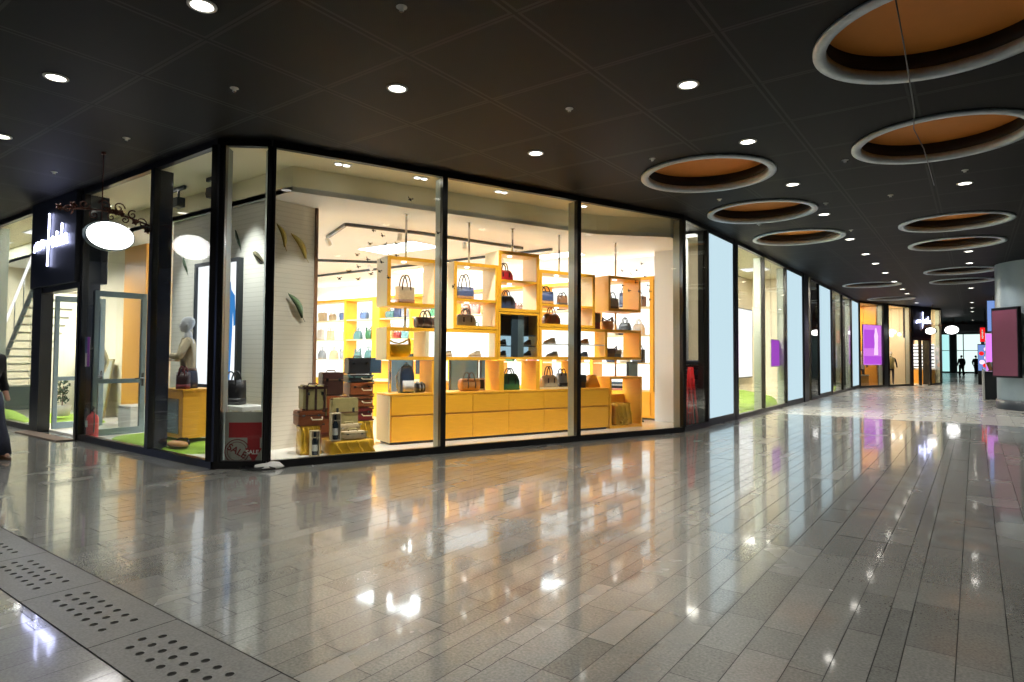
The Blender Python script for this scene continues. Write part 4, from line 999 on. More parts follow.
# sales desk with screens in the middle of the shop
t = thing('sales_desk', 'yellow sales desk in the middle of the shop behind the suitcase pile', 'desk', (-11.4, 10.6, .03), math.radians(15))
MB().box(-1.5, 1.5, -.35, .35, .0, .84).build('body', WOOD, t, bevel=.005); MB().box(-1.55, 1.55, -.4, .4, .84, .88).build('top', WOODP, t)
for i, (x, y, n) in enumerate(((-12.0, 10.4, 'dark screen on the sales desk close to the suitcase pile'), (-10.5, 10.85, 'dark screen at the other end of the sales desk'))):
    t = thing('monitor', n, 'screen', (x, y, .912), math.radians(20))
    MB().box(-.30, .30, -.02, .02, .14, .52).build('display', SCREEND, t, bevel=.006); MB().box(-.03, .03, 0, .03, .01, .2).box(-.12, .12, -.06, .08, 0, .012).build('stand', DARKG, t)
def floor_mirror(label, x, y, w, h, mm):
    t = thing('standing_mirror', label, 'mirror', (x, y, .03), ROTF)
    MB().box(-w, w, -.02, .02, .1, h).build('frame', DARKG, t, bevel=.006); MB().box(-w + .04, w - .04, -.026, -.02, .14, h - .04).build('glass', mm, t)
    for k in (-w + .05, w - .05): MB().tube([(k, -.25, .02), (k, 0, .12), (k, .25, .02)], .018).build('foot', DARKG, t)
BLUEG = pmat('blue_grey_glass', rgb(70, 96, 116), 0.1, var=0.2)
for lab, q, w, h in (('blue-grey standing mirror seen over the camera bag under the low box', (3.05, 2.9), .26, 1.5), ('wide blue-grey standing mirror seen behind the striped duffel', (4.35, 2.7), .34, 1.45),
                     ('narrow blue-grey standing mirror seen past the picture frame', (4.98, 2.9), .14, 1.5), ('blue-grey standing mirror seen beyond the yellow floor cube', (8.15, 1.75), .16, 1.35)):
    p = W(*q); floor_mirror(lab, p.x, p.y, w, h, BLUEG)

# ================================================================== SHOP LAMPS
def track(label, pts, heads, z=3.86):
    c = Vector((sum(p[0] for p in pts) / len(pts), sum(p[1] for p in pts) / len(pts), z))
    t = thing('track_light', label, 'track light', c)
    m = MB()
    for a, b in zip(pts[:-1], pts[1:]):
        a = Vector((a[0], a[1], z)) - c; b = Vector((b[0], b[1], z)) - c
        d = (b - a).normalized(); n = Vector((-d.y, d.x, 0)) * .025
        m.add([a + n, a - n, b - n, b + n] + [p + Vector((0, 0, .06)) for p in (a + n, a - n, b - n, b + n)], [(3, 2, 1, 0), (4, 5, 6, 7), (0, 1, 5, 4), (1, 2, 6, 5), (2, 3, 7, 6), (3, 0, 4, 7)])
    m.build('rail', DARKG, t)
    for hx, hy, tx, ty in heads:
        p = Vector((hx, hy, z - .12)) - c; aim = (Vector((tx, ty, 1.3)) - Vector((hx, hy, z - .12))).normalized()
        q = aim.to_track_quat('-Z', 'Y').to_matrix().to_4x4()
        M = Matrix.Translation(p) @ q
        h = MB(M).lathe([(.03, .10), (.045, .09), (.05, -.05), (.046, -.055)], 16).build('spot_head', WHITE, t)
        MB(M).lathe([(.044, -.05), (.0005, -.048)], 16).build('lens', LAMPC, h)
        lamp(t, 'SPOT', p + aim * .08, 560, (.97, .99, 1.0), .05, math.radians(95), .6, rot=aim.to_track_quat('-Z', 'Y').to_euler())
track('bent ceiling track with bright spots above the suitcase window', [(-10.6, 8.0), (-9.26, 7.4), (-8.7, 8.8), (-8.3, 10.4), (-8.05, 11.3)], [(-10.4, 7.9, -10.8, 10), (-8.85, 8.35, -8.2, 7.6), (-8.45, 9.8, -7.4, 8.8), (-8.1, 11.1, -6.6, 10.2)])
track('straight ceiling track deeper in the shop', [(-13.6, 9.6), (-12.3, 11.0)], [(-13.4, 9.8, -13.8, 13.6), (-12.5, 10.8, -12.5, 13.6)])
track('long ceiling track washing the back wall shelving', [(-18, 11.8), (-7.6, 11.8)], [(-16.3, 11.8, -16.3, 13.8), (-13.5, 11.8, -13.5, 13.8), (-11.2, 11.8, -11.2, 13.8), (-9.0, 11.8, -9.0, 13.8)])
for i, (x, y, w, l) in enumerate(((-13.2, 8.6, 1.8, .9), (-10.4, 9.8, 1.8, .9), (-16.5, 10.0, 1.8, .9), (-8.0, 12.7, 1.2, .6), (-12.6, 12.8, 1.8, .6))):  # panels added as base fill for the shop interior
    t = thing('ceiling_fill_panel', 'flat white fill light panel added inside the shop, %s by distance from the corner' % ORD[i], 'ceiling light', (x, y, 3.92), 0, 'added fill panels of the corner shop')
    MB().box(-w / 2, w / 2, -l / 2, l / 2, -.014, 0).build('frame', WHITE, t)
    MB().box(-w / 2 + .03, w / 2 - .03, -l / 2 + .03, l / 2 - .03, -.018, -.014).build('diffuser', emat('panel_glow', (.93, .98, 1.0, 1), 46.0) if i == 0 else bpy.data.materials['panel_glow'], t)
def twin(label, p, rz, watts=720, tilt=20, col=(1.0, .96, .88)):
    t = thing('twin_downlight', label, 'ceiling light', p, rz, 'twin lamps in the window soffit')
    MB().box(-.13, .13, -.07, .07, -.012, 0).build('housing', WHITE, t, bevel=.004)
    for x in (-.06, .06): MB().lathe([(.045, -.016), (.0005, -.02)], 16, Matrix.Translation((x, 0, 0))).build('lens', LAMPC, t)
    lamp(t, 'SPOT', (0, 0, -.04), watts, col, .06, math.radians(62), 1.0, rot=(math.radians(tilt), 0, 0))
for s, n in ((1.0, 'added beside the black corner mullion'), (2.25, 'added above the first hanging cube'), (3.75, 'above the middle window'), (5.5, 'just past the third mullion')):  # the corner and first-cube lamps are added for even display light
    twin('twin square lamp in the window soffit ' + n, W(s, .30, 4.30), ROTF)
for x, n in ((-9.2, 'beside the corner pane'), (-11.0, 'above the mannequin plinth'), (-13.2, 'behind the sign box and over the entrance'), (-16.2, 'beyond the sign box')):  # street-side lamps added to light the window display
    twin('added twin square lamp in the street-side soffit ' + n, (x, 4.95, 4.30), 0, 420, 10, (.90, .97, 1.0))
def projector(label, x, y):
    t = thing('projector_spot', label, 'spotlight', (x, y, 4.30))
    MB().box(-.22, .22, -.02, .02, -.06, 0).build('rail', DARKG, t); MB().box(-.015, .015, -.015, .015, -.18, -.06).build('stem', DARKG, t)
    MB().box(-.13, .10, -.07, .07, -.34, -.18).build('body', DARKG, t, bevel=.01); MB().lathe([(.05, 0), (.05, .05)], 16, Matrix.Translation((-.13, 0, -.26)) @ Matrix.Rotation(-PI / 2, 4, 'Y')).build('lens_hood', BLACK, t)
projector('dark box spotlight on the soffit beside the navy fin, nearer the doorway', -10.75, 5.1)
projector('dark box spotlight on the soffit over the mannequin', -9.6, 5.1)
for x, y, q in ((-9.9, 7.2, 0), (-16, 7.6, 0)):
    pass

# ================================================================== CORRIDOR LIGHT PANELS
def panel(i, y0, y1, label):
    t = thing('advertising_lightbox', label, 'advertising panel', (-4.70, (y0 + y1) / 2, 0), 0, 'tall blank pale blue lit panels')
    w = (y1 - y0) / 2
    MB().box(-.06, .03, -w, w, 0, .16).box(-.06, .03, -w, w, 4.23, ZC).box(-.06, .03, -w, -w + .06, .16, 4.23).box(-.06, .03, w - .14, w, .16, 4.23).box(-.06, -.03, -w + .06, w - .14, .16, 4.23).build('frame', DARKG, t)
    MB().box(-.03, .02, -w + .06, w - .14, .16, 4.23).build('lit_face', PALEB, t)
for i, (a, b) in enumerate(((13.55, 15.45), (20.66, 22.98), (25.72, 28.12), (33.45, 35.65))):
    panel(i, a, b, 'tall blank pale blue lit panel in the shopfront, %s along the corridor' % ORD[i])

# things behind the corridor glass
t = thing('step_ladder', 'red folding step ladder leaning behind the pane beside the first lit panel', 'ladder', (-4.95, 13.22, .03), math.radians(0))
for y in (-.12, .12):
    MB().tube([(-.05, y - .04, 0), (.0, y * .7, 1.25)], .034, 8).build('front_rail', REDP, t)
    MB().tube([(.10, y + .02, 0), (.0, y * .7 + .02, 1.22)], .026, 8).build('rear_rail', REDP, t)
for k in range(4): MB().box(-.07 + .012 * k, .0 + .012 * k, -.11 + .008 * k, .09 - .005 * k, .25 + .25 * k, .275 + .25 * k).build('tread', REDP, t)
t = thing('stock_crate', 'dark navy stack of folded cloth on a box behind the red ladder', 'stacked cloth', (-5.08, 14.02, .03))
MB().box(-.24, .24, -.24, .24, 0, .85).build('box', DARKG, t, bevel=.01)
for k in range(5): MB().box(-.22, .22, -.22, .22, .852 + k * .11, .952 + k * .11).build('folded_cloth', [LEATHERS['navy'], DENIM][k % 2], t, bevel=.02)
turf('turf_mound', 'rounded pale green turf mound behind the first corridor window past the lit panel', -6.2, -4.95, 15.75, 21.9, .52, 3)
t = thing('glowing_board', 'large blank glowing white board on the back wall of the corridor shop', 'lightbox', (-6.47, 21.1, .78))
MB().box(-.03, .03, -2.2, 2.2, 0, 2.42).build('frame', DARKG, t); MB().box(.03, .035, -2.16, 2.16, .04, 2.38).build('lit_face', LITW, t)
def screen(name, label, loc, rz, w, h, mats, th=.04):
    t = thing(name, label, 'screen', loc, rz)
    MB().box(-w / 2 - .025, w / 2 + .025, -th / 2, th / 2, -.025, h + .025).build('frame', PAPER, t)
    MB().box(-w / 2, w / 2, -th / 2 - .004, -th / 2, 0, h).build('lit_face', mats[0], t)
    return t
t = screen('poster_screen', 'violet lit poster hanging inside the glass before the second lit panel', (-4.90, 20.1, 1.24), PI / 2, .95, .78, [MAGENTD])
MB().tube([(-.4, 0, .8), (-.4, 0, 3.06)], .005, 6).tube([(.4, 0, .8), (.4, 0, 3.06)], .005, 6).build('hanging_wire', CHROME, t)
t = thing('roll_up_banner', 'pink and grey lit banner in the dark shop doorway past the second lit panel', 'banner', (-5.2, 25.2, .03), PI / 2)
MB().box(-.5, .5, -.1, .1, 0, .06).tube([(0, .05, .06), (0, .05, 2.2)], .015).build('stand', DARKG, t)
MB().box(-.45, .45, -.01, .01, 1.1, 2.0).build('grey_field', GREYB, t)
MB().box(-.45, .45, -.01, .01, .94, 1.1).box(-.45, .45, -.01, .01, 2.0, 2.2).build('pink_bands', PINKB, t)
MB().box(-.45, .45, -.01, .01, .06, .94).build('lower_field', DARKG, t)
turf('turf_mound', 'small turf patch behind the glass before the last lit panel', -5.55, -4.95, 28.4, 30.6, .35, 9)
turf('turf_mound', 'second turf patch right beside the last lit panel', -5.55, -4.95, 31.0, 33.2, .22, 12)

# ================================================================== SHOP AT THE BEND
def fpt(s, d, z=0.0): return FA + FD * s + FN * d + Vector((0, 0, z))
t = thing('sign_box', 'dark sign box with glowing script at the bend of the corridor', 'shop sign', fpt(6.15, 0, 2.62), FROT)
MB().box(-1.02, 1.02, -.12, .4, 0, ZC - 2.62).build('box', NAVYM, t, bevel=.01)
script_sign(t, .95, Matrix.Translation((0.0, -.15, .95)), LOGOW)
struct(MB(FM).box(5.12, 5.28, -.05, .3, 0, 2.62).box(7.05, 7.2, -.05, .3, 0, 2.62).box(6.12, 6.2, -.05, .1, 0, 2.5).box(5.28, 7.05, -.05, .15, 2.5, 2.62), 'door_frame_bend_shop', BLACK)
t = thing('lit_stock_shelf', 'lit white stock shelves seen through the doorway of the bend shop', 'shelving', fpt(8.3, .85, .03), FROT - PI / 2)
MB().box(-.55, .55, .08, .12, .9, 2.3).build('lit_back', SHELFW, t); MB().box(-.55, .55, -.25, .12, 0, .8).build('base', WOODO, t)
for k in range(7): MB().box(-.55, .55, -.1, .08, .95 + k * .2, 1.02 + k * .2).build('shelf', DARKG, t)
t = screen('poster_screen', 'violet lit poster with pale figures on the window of the bend shop', fpt(1.65, .12, 1.15), FROT, 2.2, 2.05, [MAGENTA])
MB().box(-1.02, .0, -.030, -.026, .85, 1.8).box(-1.02, 1.0, -.030, -.026, .05, .45).build('violet_print', MAGENTD, t)
MB().loft([(.5, .1, 0, .2, .003, 2), (1.1, .12, 0, .16, .003, 2), (1.5, .12, 0, .2, .003, 2), (1.9, .1, 0, .06, .003, 2)], 16, Matrix.Translation((0, -.029, 0))).build('pale_figure_print', PINKW, t)
MB().tube([(-1, 0, 2.07), (-1, 0, 3.12)], .006, 6).tube([(1, 0, 2.07), (1, 0, 3.12)], .006, 6).build('hanging_wire', CHROME, t)
def small_mannequin(label, p, rz, shirt, low, arm=.3):
    t = thing('mannequin', label, 'mannequin', p, rz)
    J = {'pelvis': ((0, 0, .92), (.14, .10)), 'waist': ((0, 0, 1.10), (.11, .085)), 'chest': ((0, 0, 1.35), (.15, .10)), 'neck': ((0, 0, 1.56), .05),
         'hl': ((.09, 0, .85), .085), 'kl': ((.10, -.02, .48), .06), 'al': ((.10, .02, .07), .04), 'tl': ((.10, -.12, .04), .035), 'hr': ((-.09, 0, .85), .085), 'kr': ((-.10, -.02, .48), .06), 'ar': ((-.10, .02, .07), .04), 'tr': ((-.10, -.12, .04), .035),
         'sl': ((.19, 0, 1.42), .055), 'el': ((.27, .02, 1.15), .042), 'wl': ((.27, -.12, .92), .03), 'sr': ((-.19, 0, 1.42), .055), 'er': ((-.27, .02, 1.15), .042), 'wr': ((-.2, -.2, 1.1 - arm), .03)}
    B = [('pelvis', 'waist'), ('waist', 'chest'), ('chest', 'neck'), ('pelvis', 'hl'), ('hl', 'kl'), ('kl', 'al'), ('al', 'tl'), ('pelvis', 'hr'), ('hr', 'kr'), ('kr', 'ar'), ('ar', 'tr'), ('chest', 'sl'), ('sl', 'el'), ('el', 'wl'), ('chest', 'sr'), ('sr', 'er'), ('er', 'wr')]
    skinned('body', J, B, low, t, 2)
    MB().loft([(.86, 0, 0, .19, .14, 2.3), (1.1, 0, 0, .15, .12, 2.2), (1.36, 0, 0, .20, .14, 2.3), (1.46, 0, 0, .17, .11, 2.2), (1.52, 0, 0, .07, .07, 2)], 24).build('top_garment', shirt, t)
    head_mesh('head', MANQ, t, (0, -.01, 1.68))
    MB().lathe([(.2, -.03), (.2, -.004)], 24).build('base_plate', CHROME, t)
    return t
t = thing('display_box', 'wooden display box under the violet poster of the bend shop', 'box', fpt(1.0, .75, .03), FROT)
MB().box(-.6, .6, -.35, .35, 0, .55).build('body', WOODO, t, bevel=.01); MB().box(-.62, .62, -.37, .37, .55, .6).build('top', PAPER, t)
t = thing('display_box', 'wooden display box with pale top in the second window of the bend shop', 'box', fpt(3.2, .75, .03), FROT)
MB().box(-.45, .45, -.35, .35, 0, .55).build('body', WOODO, t, bevel=.01); MB().box(-.47, .47, -.37, .37, .55, .6).build('top', PAPER, t)
small_mannequin('mannequin in white behind the violet poster of the bend shop', fpt(1.9, .95, .06), FROT - 1.2, LEATHERS['white'], DENIM)
small_mannequin('mannequin in dark olive clothes in the second window of the bend shop', fpt(4.5, .75, .06), FROT - .9, LEATHERS['khaki'], DENIM)
small_mannequin('dark dressed mannequin standing deeper in the bend shop', fpt(4.9, 1.5, .06), FROT - 1.2, TEALG, DENIM)
bag('tote', 'white bag on the wooden box in the second window of the bend shop', fpt(3.2, .75, .632), FROT, .4, .2, .35, 'white', 'grey')
t = thing('cluster_lamp', 'cluster of small warm globe lamps hanging in the bend shop', 'hanging lamp', fpt(4.4, 1.1, 2.75), FROT - 1.0)
for k in range(5):
    x = -.8 + .4 * k
    MB().lathe([(.001, -.08), (.06, -.055), (.08, 0), (.06, .055), (.001, .08)], 16, Matrix.Translation((x, .1 * (-1) ** k, .06 * (k % 3)))).build('globe', LAMPC, t)
    MB().tube([(x, .1 * (-1) ** k, .07), (x, .1 * (-1) ** k, 1.55)], .005, 6).build('cord', BLACK, t)
oval_sign('glowing oval sign hung over the corridor before the far glazed end', (-1.27, 53.7, 3.50), math.radians(66), 1.45, rod=True)
oval_sign('smaller glowing oval sign close to the bend shop doorway', (-1.87, 40.2, 2.96), math.radians(62), .85, rod=True)

# ---- interior of the doorway
small_mannequin('grey dressed mannequin seen through the open doorway', (-15.0, 5.45, .16), math.radians(40), LEATHERS['grey'], LEATHERS['khaki'])
t = thing('potted_plant', 'dark leafy topiary in a white pot seen through the open doorway', 'plant', (-15.75, 5.15, .16))
MB().loft([(0, 0, 0, .12, .12, 4), (.22, 0, 0, .15, .15, 4)], 20).build('pot', PAPER, t)
MB().tube([(0, 0, .2), (.01, .01, .62)], .014, 6).build('stem', LEATHERS['brown'], t)
m = MB(); rnd = random.Random(8)
for cz, rr in ((.34, .13), (.5, .11), (.66, .14)):
    for k in range(46):
        a, b = rnd.uniform(0, 2 * PI), rnd.uniform(-1, 1); r = rr * rnd.uniform(.6, 1.05); c = Vector((r * math.cos(a) * math.sqrt(1 - b * b), r * math.sin(a) * math.sqrt(1 - b * b), cz + r * b * .7))
        d = Vector((rnd.gauss(0, 1), rnd.gauss(0, 1), rnd.gauss(0, 1))).normalized() * .045; e = d.orthogonal().normalized() * .018
        m.add([c - d, c + e, c + d, c - e, c + d.cross(e).normalized() * .006], [(0, 1, 2, 3), (0, 4, 1), (1, 4, 2), (2, 4, 3), (3, 4, 0)])
tag(m.build('foliage', FEATH[0], t), kind=None)
t = thing('leaning_board', 'grey board leaning on the cream wall behind the doorway mannequin', 'board', (-16.3, 6.04, .03), 0)
MB(Matrix.Rotation(math.radians(-8), 4, 'X')).box(-.32, .32, -.02, .02, .0, 1.35).build('board', LEATHERS['khaki'], t); MB(Matrix.Rotation(math.radians(-8), 4, 'X')).box(-.28, .28, -.026, -.021, .05, 1.3).build('grey_face', GREYS, t)
t = thing('white_cube_seat', 'white cube stool inside the entrance beside the glass door', 'stool', (-13.6, 5.75, .03))
MB().box(-.28, .28, -.25, .25, 0, .40).build('body', PAPER, t, bevel=.012); MB().box(-.285, .285, -.255, .255, .40, .44).build('seat_pad', LEATHERS['white'], t, bevel=.012)
# stair seen behind the glass beyond the sign box
t = thing('glass_stair', 'pale staircase with self-glowing handrail behind the glass beyond the sign box', 'staircase', (-20.0, 5.0, .03))
for k in range(13): MB().box(.22 * k, .22 * k + .24, 0, .9, .19 * k + .60, .19 * k + .64).build('tread', PAPER, t)
MB().add([(0, 0, .45), (2.9, 0, 2.95), (2.9, 0, 3.2), (0, 0, .7), (0, .03, .45), (2.9, .03, 2.95), (2.9, .03, 3.2), (0, .03, .7)], [(0, 1, 2, 3), (7, 6, 5, 4), (0, 4, 5, 1), (3, 2, 6, 7), (1, 5, 6, 2), (0, 3, 7, 4)]).box(0, .06, 0, .9, 0, .6).build('stringer', STEELD, t)
MB().tube([(0, 0, 1.45), (2.9, 0, 3.9)], .03).build('handrail', LITW, t)  # rail glows by material to give the bright diagonal line
for k in range(5): MB().tube([(.3 + .6 * k, .015, .95 + .52 * k), (.3 + .6 * k, .015, 1.69 + .507 * k)], .012, 6).build('baluster', CHROME, t)

# ================================================================== PILLAR SIDE OF THE CORRIDOR
pd = Vector((.65, -.75, 0)).normalized(); pc = Vector((.745, 23.395, .95)); prz = math.atan2(pd.y, pd.x)
t = thing('pillar_panel', 'blank burgundy panel in black frame hung on the round pillar', 'advertising panel', pc, prz)
MB().box(-.46, .46, -.05, .05, 0, 2.06).build('frame', BLACK, t, bevel=.008)
MB().box(-.42, .42, -.056, -.05, .05, 1.98).build('burgundy_face', BURG, t)
MB().box(-.15, .15, .05, .22, .5, .6).box(-.15, .15, .05, .22, 1.5, 1.6).build('wall_bracket', DARKG, t)
t = thing('info_counter', 'dark counter with a white end panel beside the pillar', 'counter', (.58, 29.4, .0), 0)
MB().box(-.30, 1.2, -.2, .6, 0, .98).build('body', DARKG, t, bevel=.006); MB().box(-.38, -.31, -.25, .65, 0, 1.12).build('end_panel', PAPER, t); MB().box(-.3, 1.2, -.25, .65, .98, 1.02).build('top', BLACK, t)
t = thing('brochure_stand', 'brown and white brochures fanned on the dark counter', 'brochures', (.48, 29.5, 1.05))
for k in range(4): MB(Matrix.Translation((.07 * k, 0, 0)) @ Matrix.Rotation(math.radians(-18 + 9 * k), 4, 'Y') @ Matrix.Rotation(math.radians(-12), 4, 'X')).box(-.06, .06, -.006, .006, .02, .34).build('brochure', [LEATHERS['tan'], PAPER, LEATHERS['brown'], PAPER][k], t)
MB().box(-.1, .34, -.06, .09, 0, .02).build('tray', BLACK, t)
t = screen('poster_screen', 'bright magenta lit poster between the counter and the pillar', (.62, 33.0, 1.0), 0, .5, 1.55, [MAGENTA])
MB().box(-.2, .2, -.1, .1, -1.0, -.025).build('pedestal', DARKG, t)
t = thing('hanging_lightbox', 'blue lit box hung from the ceiling beside the pillar top', 'lightbox', (.72, 36.0, 2.72))
MB().box(-.26, .4, -.1, .1, 0, 1.45).build('casing', DARKG, t, bevel=.01); MB().box(-.24, .38, -.105, -.1, .03, 1.42).build('lit_face', BLUEB, t); MB().tube([(0, 0, 1.45), (0, 0, ZC - 2.72)], .015).build('rod', BLACK, t)
t = thing('red_sign', 'small red lit sign with white marks far down the corridor', 'sign', (.36, 45.0, 2.45))
MB().box(-.12, .42, -.08, .08, 0, .85).build('casing', BLACK, t); MB().box(-.11, .12, -.086, -.08, .02, .83).build('red_face', REDSIGN, t)
MB().box(-.03, .03, -.09, -.086, .2, .7).box(-.06, .06, -.09, -.086, .55, .6).box(-.06, .06, -.09, -.086, .3, .34).build('white_marks', PAPER, t)
MB().tube([(.1, 0, .85), (.1, 0, ZC - 2.45)], .02).build('rod', BLACK, t)
t = thing('poster_screen', 'colourful lit poster board under the red sign', 'screen', (.42, 45.6, .8))
MB().box(-.3, .34, -.05, .05, -.8, 1.55).build('casing', BLACK, t)
MB().box(-.28, .32, -.056, -.05, 0, 1.5).build('lit_face', emat('bluish_poster', rgb(120, 150, 215), .8), t)
for x, z, r, mm in ((-.12, 1.0, .12, REDSIGN), (.12, 1.25, .13, PINKW), (-.1, .5, .13, PINKW), (.14, .75, .14, PINKW), (.05, .3, .12, REDSIGN)):
    MB().lathe([(r, 0), (.001, .004)], 20, Matrix.Translation((x, -.056, z)) @ Matrix.Rotation(PI / 2, 4, 'X')).build('printed_spot', mm, t)

# ================================================================== PEOPLE
def person(label, p, rz, stride=.0, flare=False, head=True, scale=1.0, coat=COAT, legs=None):
    t = thing('person', label, 'person', p, rz); t.scale = (scale,) * 3
    st = stride
    J = {'pelvis': ((0, 0, .95), (.15, .11)), 'waist': ((0, 0, 1.12), (.13, .10)), 'chest': ((0, 0, 1.34), (.17, .115)), 'neck0': ((0, 0, 1.49), (.07, .065)), 'neck': ((0, -.01, 1.56), .052),
         'hl': ((.09, -.01, .88), .10), 'kl': ((.10, -st * .5 - .03, .50), .07), 'al': ((.10, -st, .09), .045), 'tl': ((.10, -st - .16, .045), .04),
         'hr': ((-.09, .01, .88), .10), 'kr': ((-.10, st * .35 - .03, .50), .07), 'ar': ((-.10, st, .09 + st * .12), .045), 'tr': ((-.10, st - .16, .045), .04),
         'sl': ((.20, 0, 1.42), .065), 'el': ((.27, st * .3 + .02, 1.14), .05), 'wl': ((.28, st * .4 - .1, .90), .034), 'fl': ((.28, st * .4 - .14, .80), (.02, .04)),
         'sr': ((-.20, 0, 1.42), .065), 'er': ((-.27, -st * .3 + .02, 1.14), .05), 'wr': ((-.28, -st * .4 - .1, .90), .034), 'fr': ((-.28, -st * .4 - .14, .80), (.02, .04))}
    B = [('pelvis', 'waist'), ('waist', 'chest'), ('chest', 'neck0'), ('neck0', 'neck'), ('pelvis', 'hl'), ('hl', 'kl'), ('kl', 'al'), ('al', 'tl'), ('pelvis', 'hr'), ('hr', 'kr'), ('kr', 'ar'), ('ar', 'tr'),
         ('chest', 'sl'), ('sl', 'el'), ('el', 'wl'), ('wl', 'fl'), ('chest', 'sr'), ('sr', 'er'), ('er', 'wr'), ('wr', 'fr')]
    skinned('body', J, B, SKIN, t, 2)
    head_mesh('head', SKIN, t, (0, -.02, 1.68))
    MB().loft([(-.06, 0, .055, .066, .05, 2), (0, 0, .035, .082, .075, 2), (.06, 0, .02, .085, .095, 2), (.11, 0, .014, .06, .07, 2), (.13, 0, .012, .015, .02, 2)], 20, Matrix.Translation((0, -.005, 1.68))).build('hair', COAT, t)
    # coat: torso and sleeves in one
    CJ = {'hem': ((0, 0, .80), (.20, .15)), 'waist': ((0, 0, 1.10), (.165, .13)), 'chest': ((0, 0, 1.34), (.20, .145)), 'col': ((0, 0, 1.50), (.085, .08)),
          'sl': ((.205, 0, 1.42), .085), 'el': ((.275, st * .3 + .02, 1.14), .07), 'wl': ((.285, st * .4 - .09, .92), .055), 'sr': ((-.205, 0, 1.42), .085), 'er': ((-.275, -st * .3 + .02, 1.14), .07), 'wr': ((-.285, -st * .4 - .09, .92), .055)}
    skinned('coat', CJ, [('hem', 'waist'), ('waist', 'chest'), ('chest', 'col'), ('chest', 'sl'), ('sl', 'el'), ('el', 'wl'), ('chest', 'sr'), ('sr', 'er'), ('er', 'wr')], coat, t, 2)
    for sx, kk, ak in ((.09, 'kl', 'al'), (-.09, 'kr', 'ar')):
        k = Vector(J[kk][0]); a = Vector(J[ak][0]); f = 1.5 if flare else 1.0
        m = MB(); h = Vector((sx, 0, .92)); c = a + Vector((0, .01, -.03))
        m.tube([h, (h + k) / 2, k, (k + c) / 2, c], [.125, .115, .09, .085 * f, .095 * f], 16)
        m.build('trouser_leg', legs or coat, t)
        toe = a + Vector((0, -.1, -.09))
        M = Matrix.Translation((a.x, a.y - .06, max(0, a.z - .09)))
        MB(M).loft([(0, 0, 0, .045, .135, 2.4), (.03, 0, 0, .046, .135, 2.4), (.06, 0, .02, .042, .10, 2.2), (.10, 0, .05, .04, .055, 2)], 20).build('shoe', coat if not flare else LEATHERS['brown'], t)
    return t
person('person in dark coat and wide trousers walking at the picture edge before the shop', (-11.17, 2.72, 0), math.radians(36.4 + 78), .17, True, legs=DENIM)
person('dark silhouette of a person walking before the far glazed end', (-1.0, 70.0, 0), math.radians(200), .15)
person('second dark figure at the far end beside the brighter glass', (.05, 74.0, 0), math.radians(150), .1)

# ================================================================== FLOOR ITEMS
def slab(x0, label):
    t = thing('drain_slab', label, 'drain cover', (x0, 1.335, 0), 0, 'perforated stone drain slabs')
    Lx, Ly = .992, .446
    rows = [(.135, .155), (.215, .105), (.295, .155)]
    m = MB(); r = .021; n = 16; zt, zb = .003, -.022
    ys = [0] + [.095, .175, .255, .335] + [Ly]
    m.add([(0, 0, zt), (Lx, 0, zt), (Lx, .095, zt), (0, .095, zt)], [(0, 1, 2, 3)])
    m.add([(0, .335, zt), (Lx, .335, zt), (Lx, Ly, zt), (0, Ly, zt)], [(0, 1, 2, 3)])
    holes = MB()
    for j, (cy, x_off) in enumerate(rows):
        y0, y1 = cy - .04, cy + .04; xa = x_off - .055
        m.add([(0, y0, zt), (xa, y0, zt), (xa, y1, zt), (0, y1, zt)], [(0, 1, 2, 3)])
        for k in range(7):
            cx = x_off + .11 * k
            sq = []; ci = []
            for i in range(n):
                a = 2 * PI * i / n; c, q = math.cos(a), math.sin(a); sc_ = 1 / max(abs(c), abs(q))
                sq.append((cx + .055 * c * sc_, cy + .04 * q * sc_, zt)); ci.append((cx + r * c, cy + r * q, zt))
            lo = [(x, y, zb) for x, y, _ in ci]
            m.add(sq + ci, [(i, (i + 1) % n, n + (i + 1) % n, n + i) for i in range(n)])
            m.add(ci + lo, [(i, (i + 1) % n, n + (i + 1) % n, n + i) for i in range(n)])
        xb = x_off + .11 * 6 + .055
        m.add([(xb, y0, zt), (Lx, y0, zt), (Lx, y1, zt), (xb, y1, zt)], [(0, 1, 2, 3)])
    m.add([(0, 0, zt), (Lx, 0, zt), (Lx, 0, zb), (0, 0, zb)], [(0, 1, 2, 3)]); m.add([(0, Ly, zt), (Lx, Ly, zt), (Lx, Ly, zb), (0, Ly, zb)], [(0, 1, 2, 3)])
    m.build('stone', GRANS, t)
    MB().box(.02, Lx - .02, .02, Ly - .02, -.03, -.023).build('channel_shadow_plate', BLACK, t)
    return t
for i in range(6):
    slab(-2.645 - i, '%s perforated grey stone drain slab in the floor, counted from the picture bottom edge' % ORD[i])
t = thing('crumpled_bag', 'crumpled pale plastic bag with dark cable on the floor by the black mullion', 'litter', (-7.64, 4.80, 0.0), math.radians(50))
rnd = random.Random(4); lev = []
for z, a, b in ((0, .15, .09), (.02, .19, .12), (.05, .17, .10), (.08, .10, .06), (.095, .03, .02)): lev.append((z, rnd.uniform(-.02, .02), rnd.uniform(-.02, .02), a, b, 2.2))
MB(Matrix.Translation((.10, -.08, 0))).loft(lev, 18).build('plastic', PAPER, t)
MB().tube([(-.25, -.12, .018), (-.12, -.24, .02), (.05, -.30, .018), (.18, -.24, .02), (.10, -.18, .03), (-.05, -.2, .02), (-.2, -.08, .02)], .014).build('cable', BLACK, t)

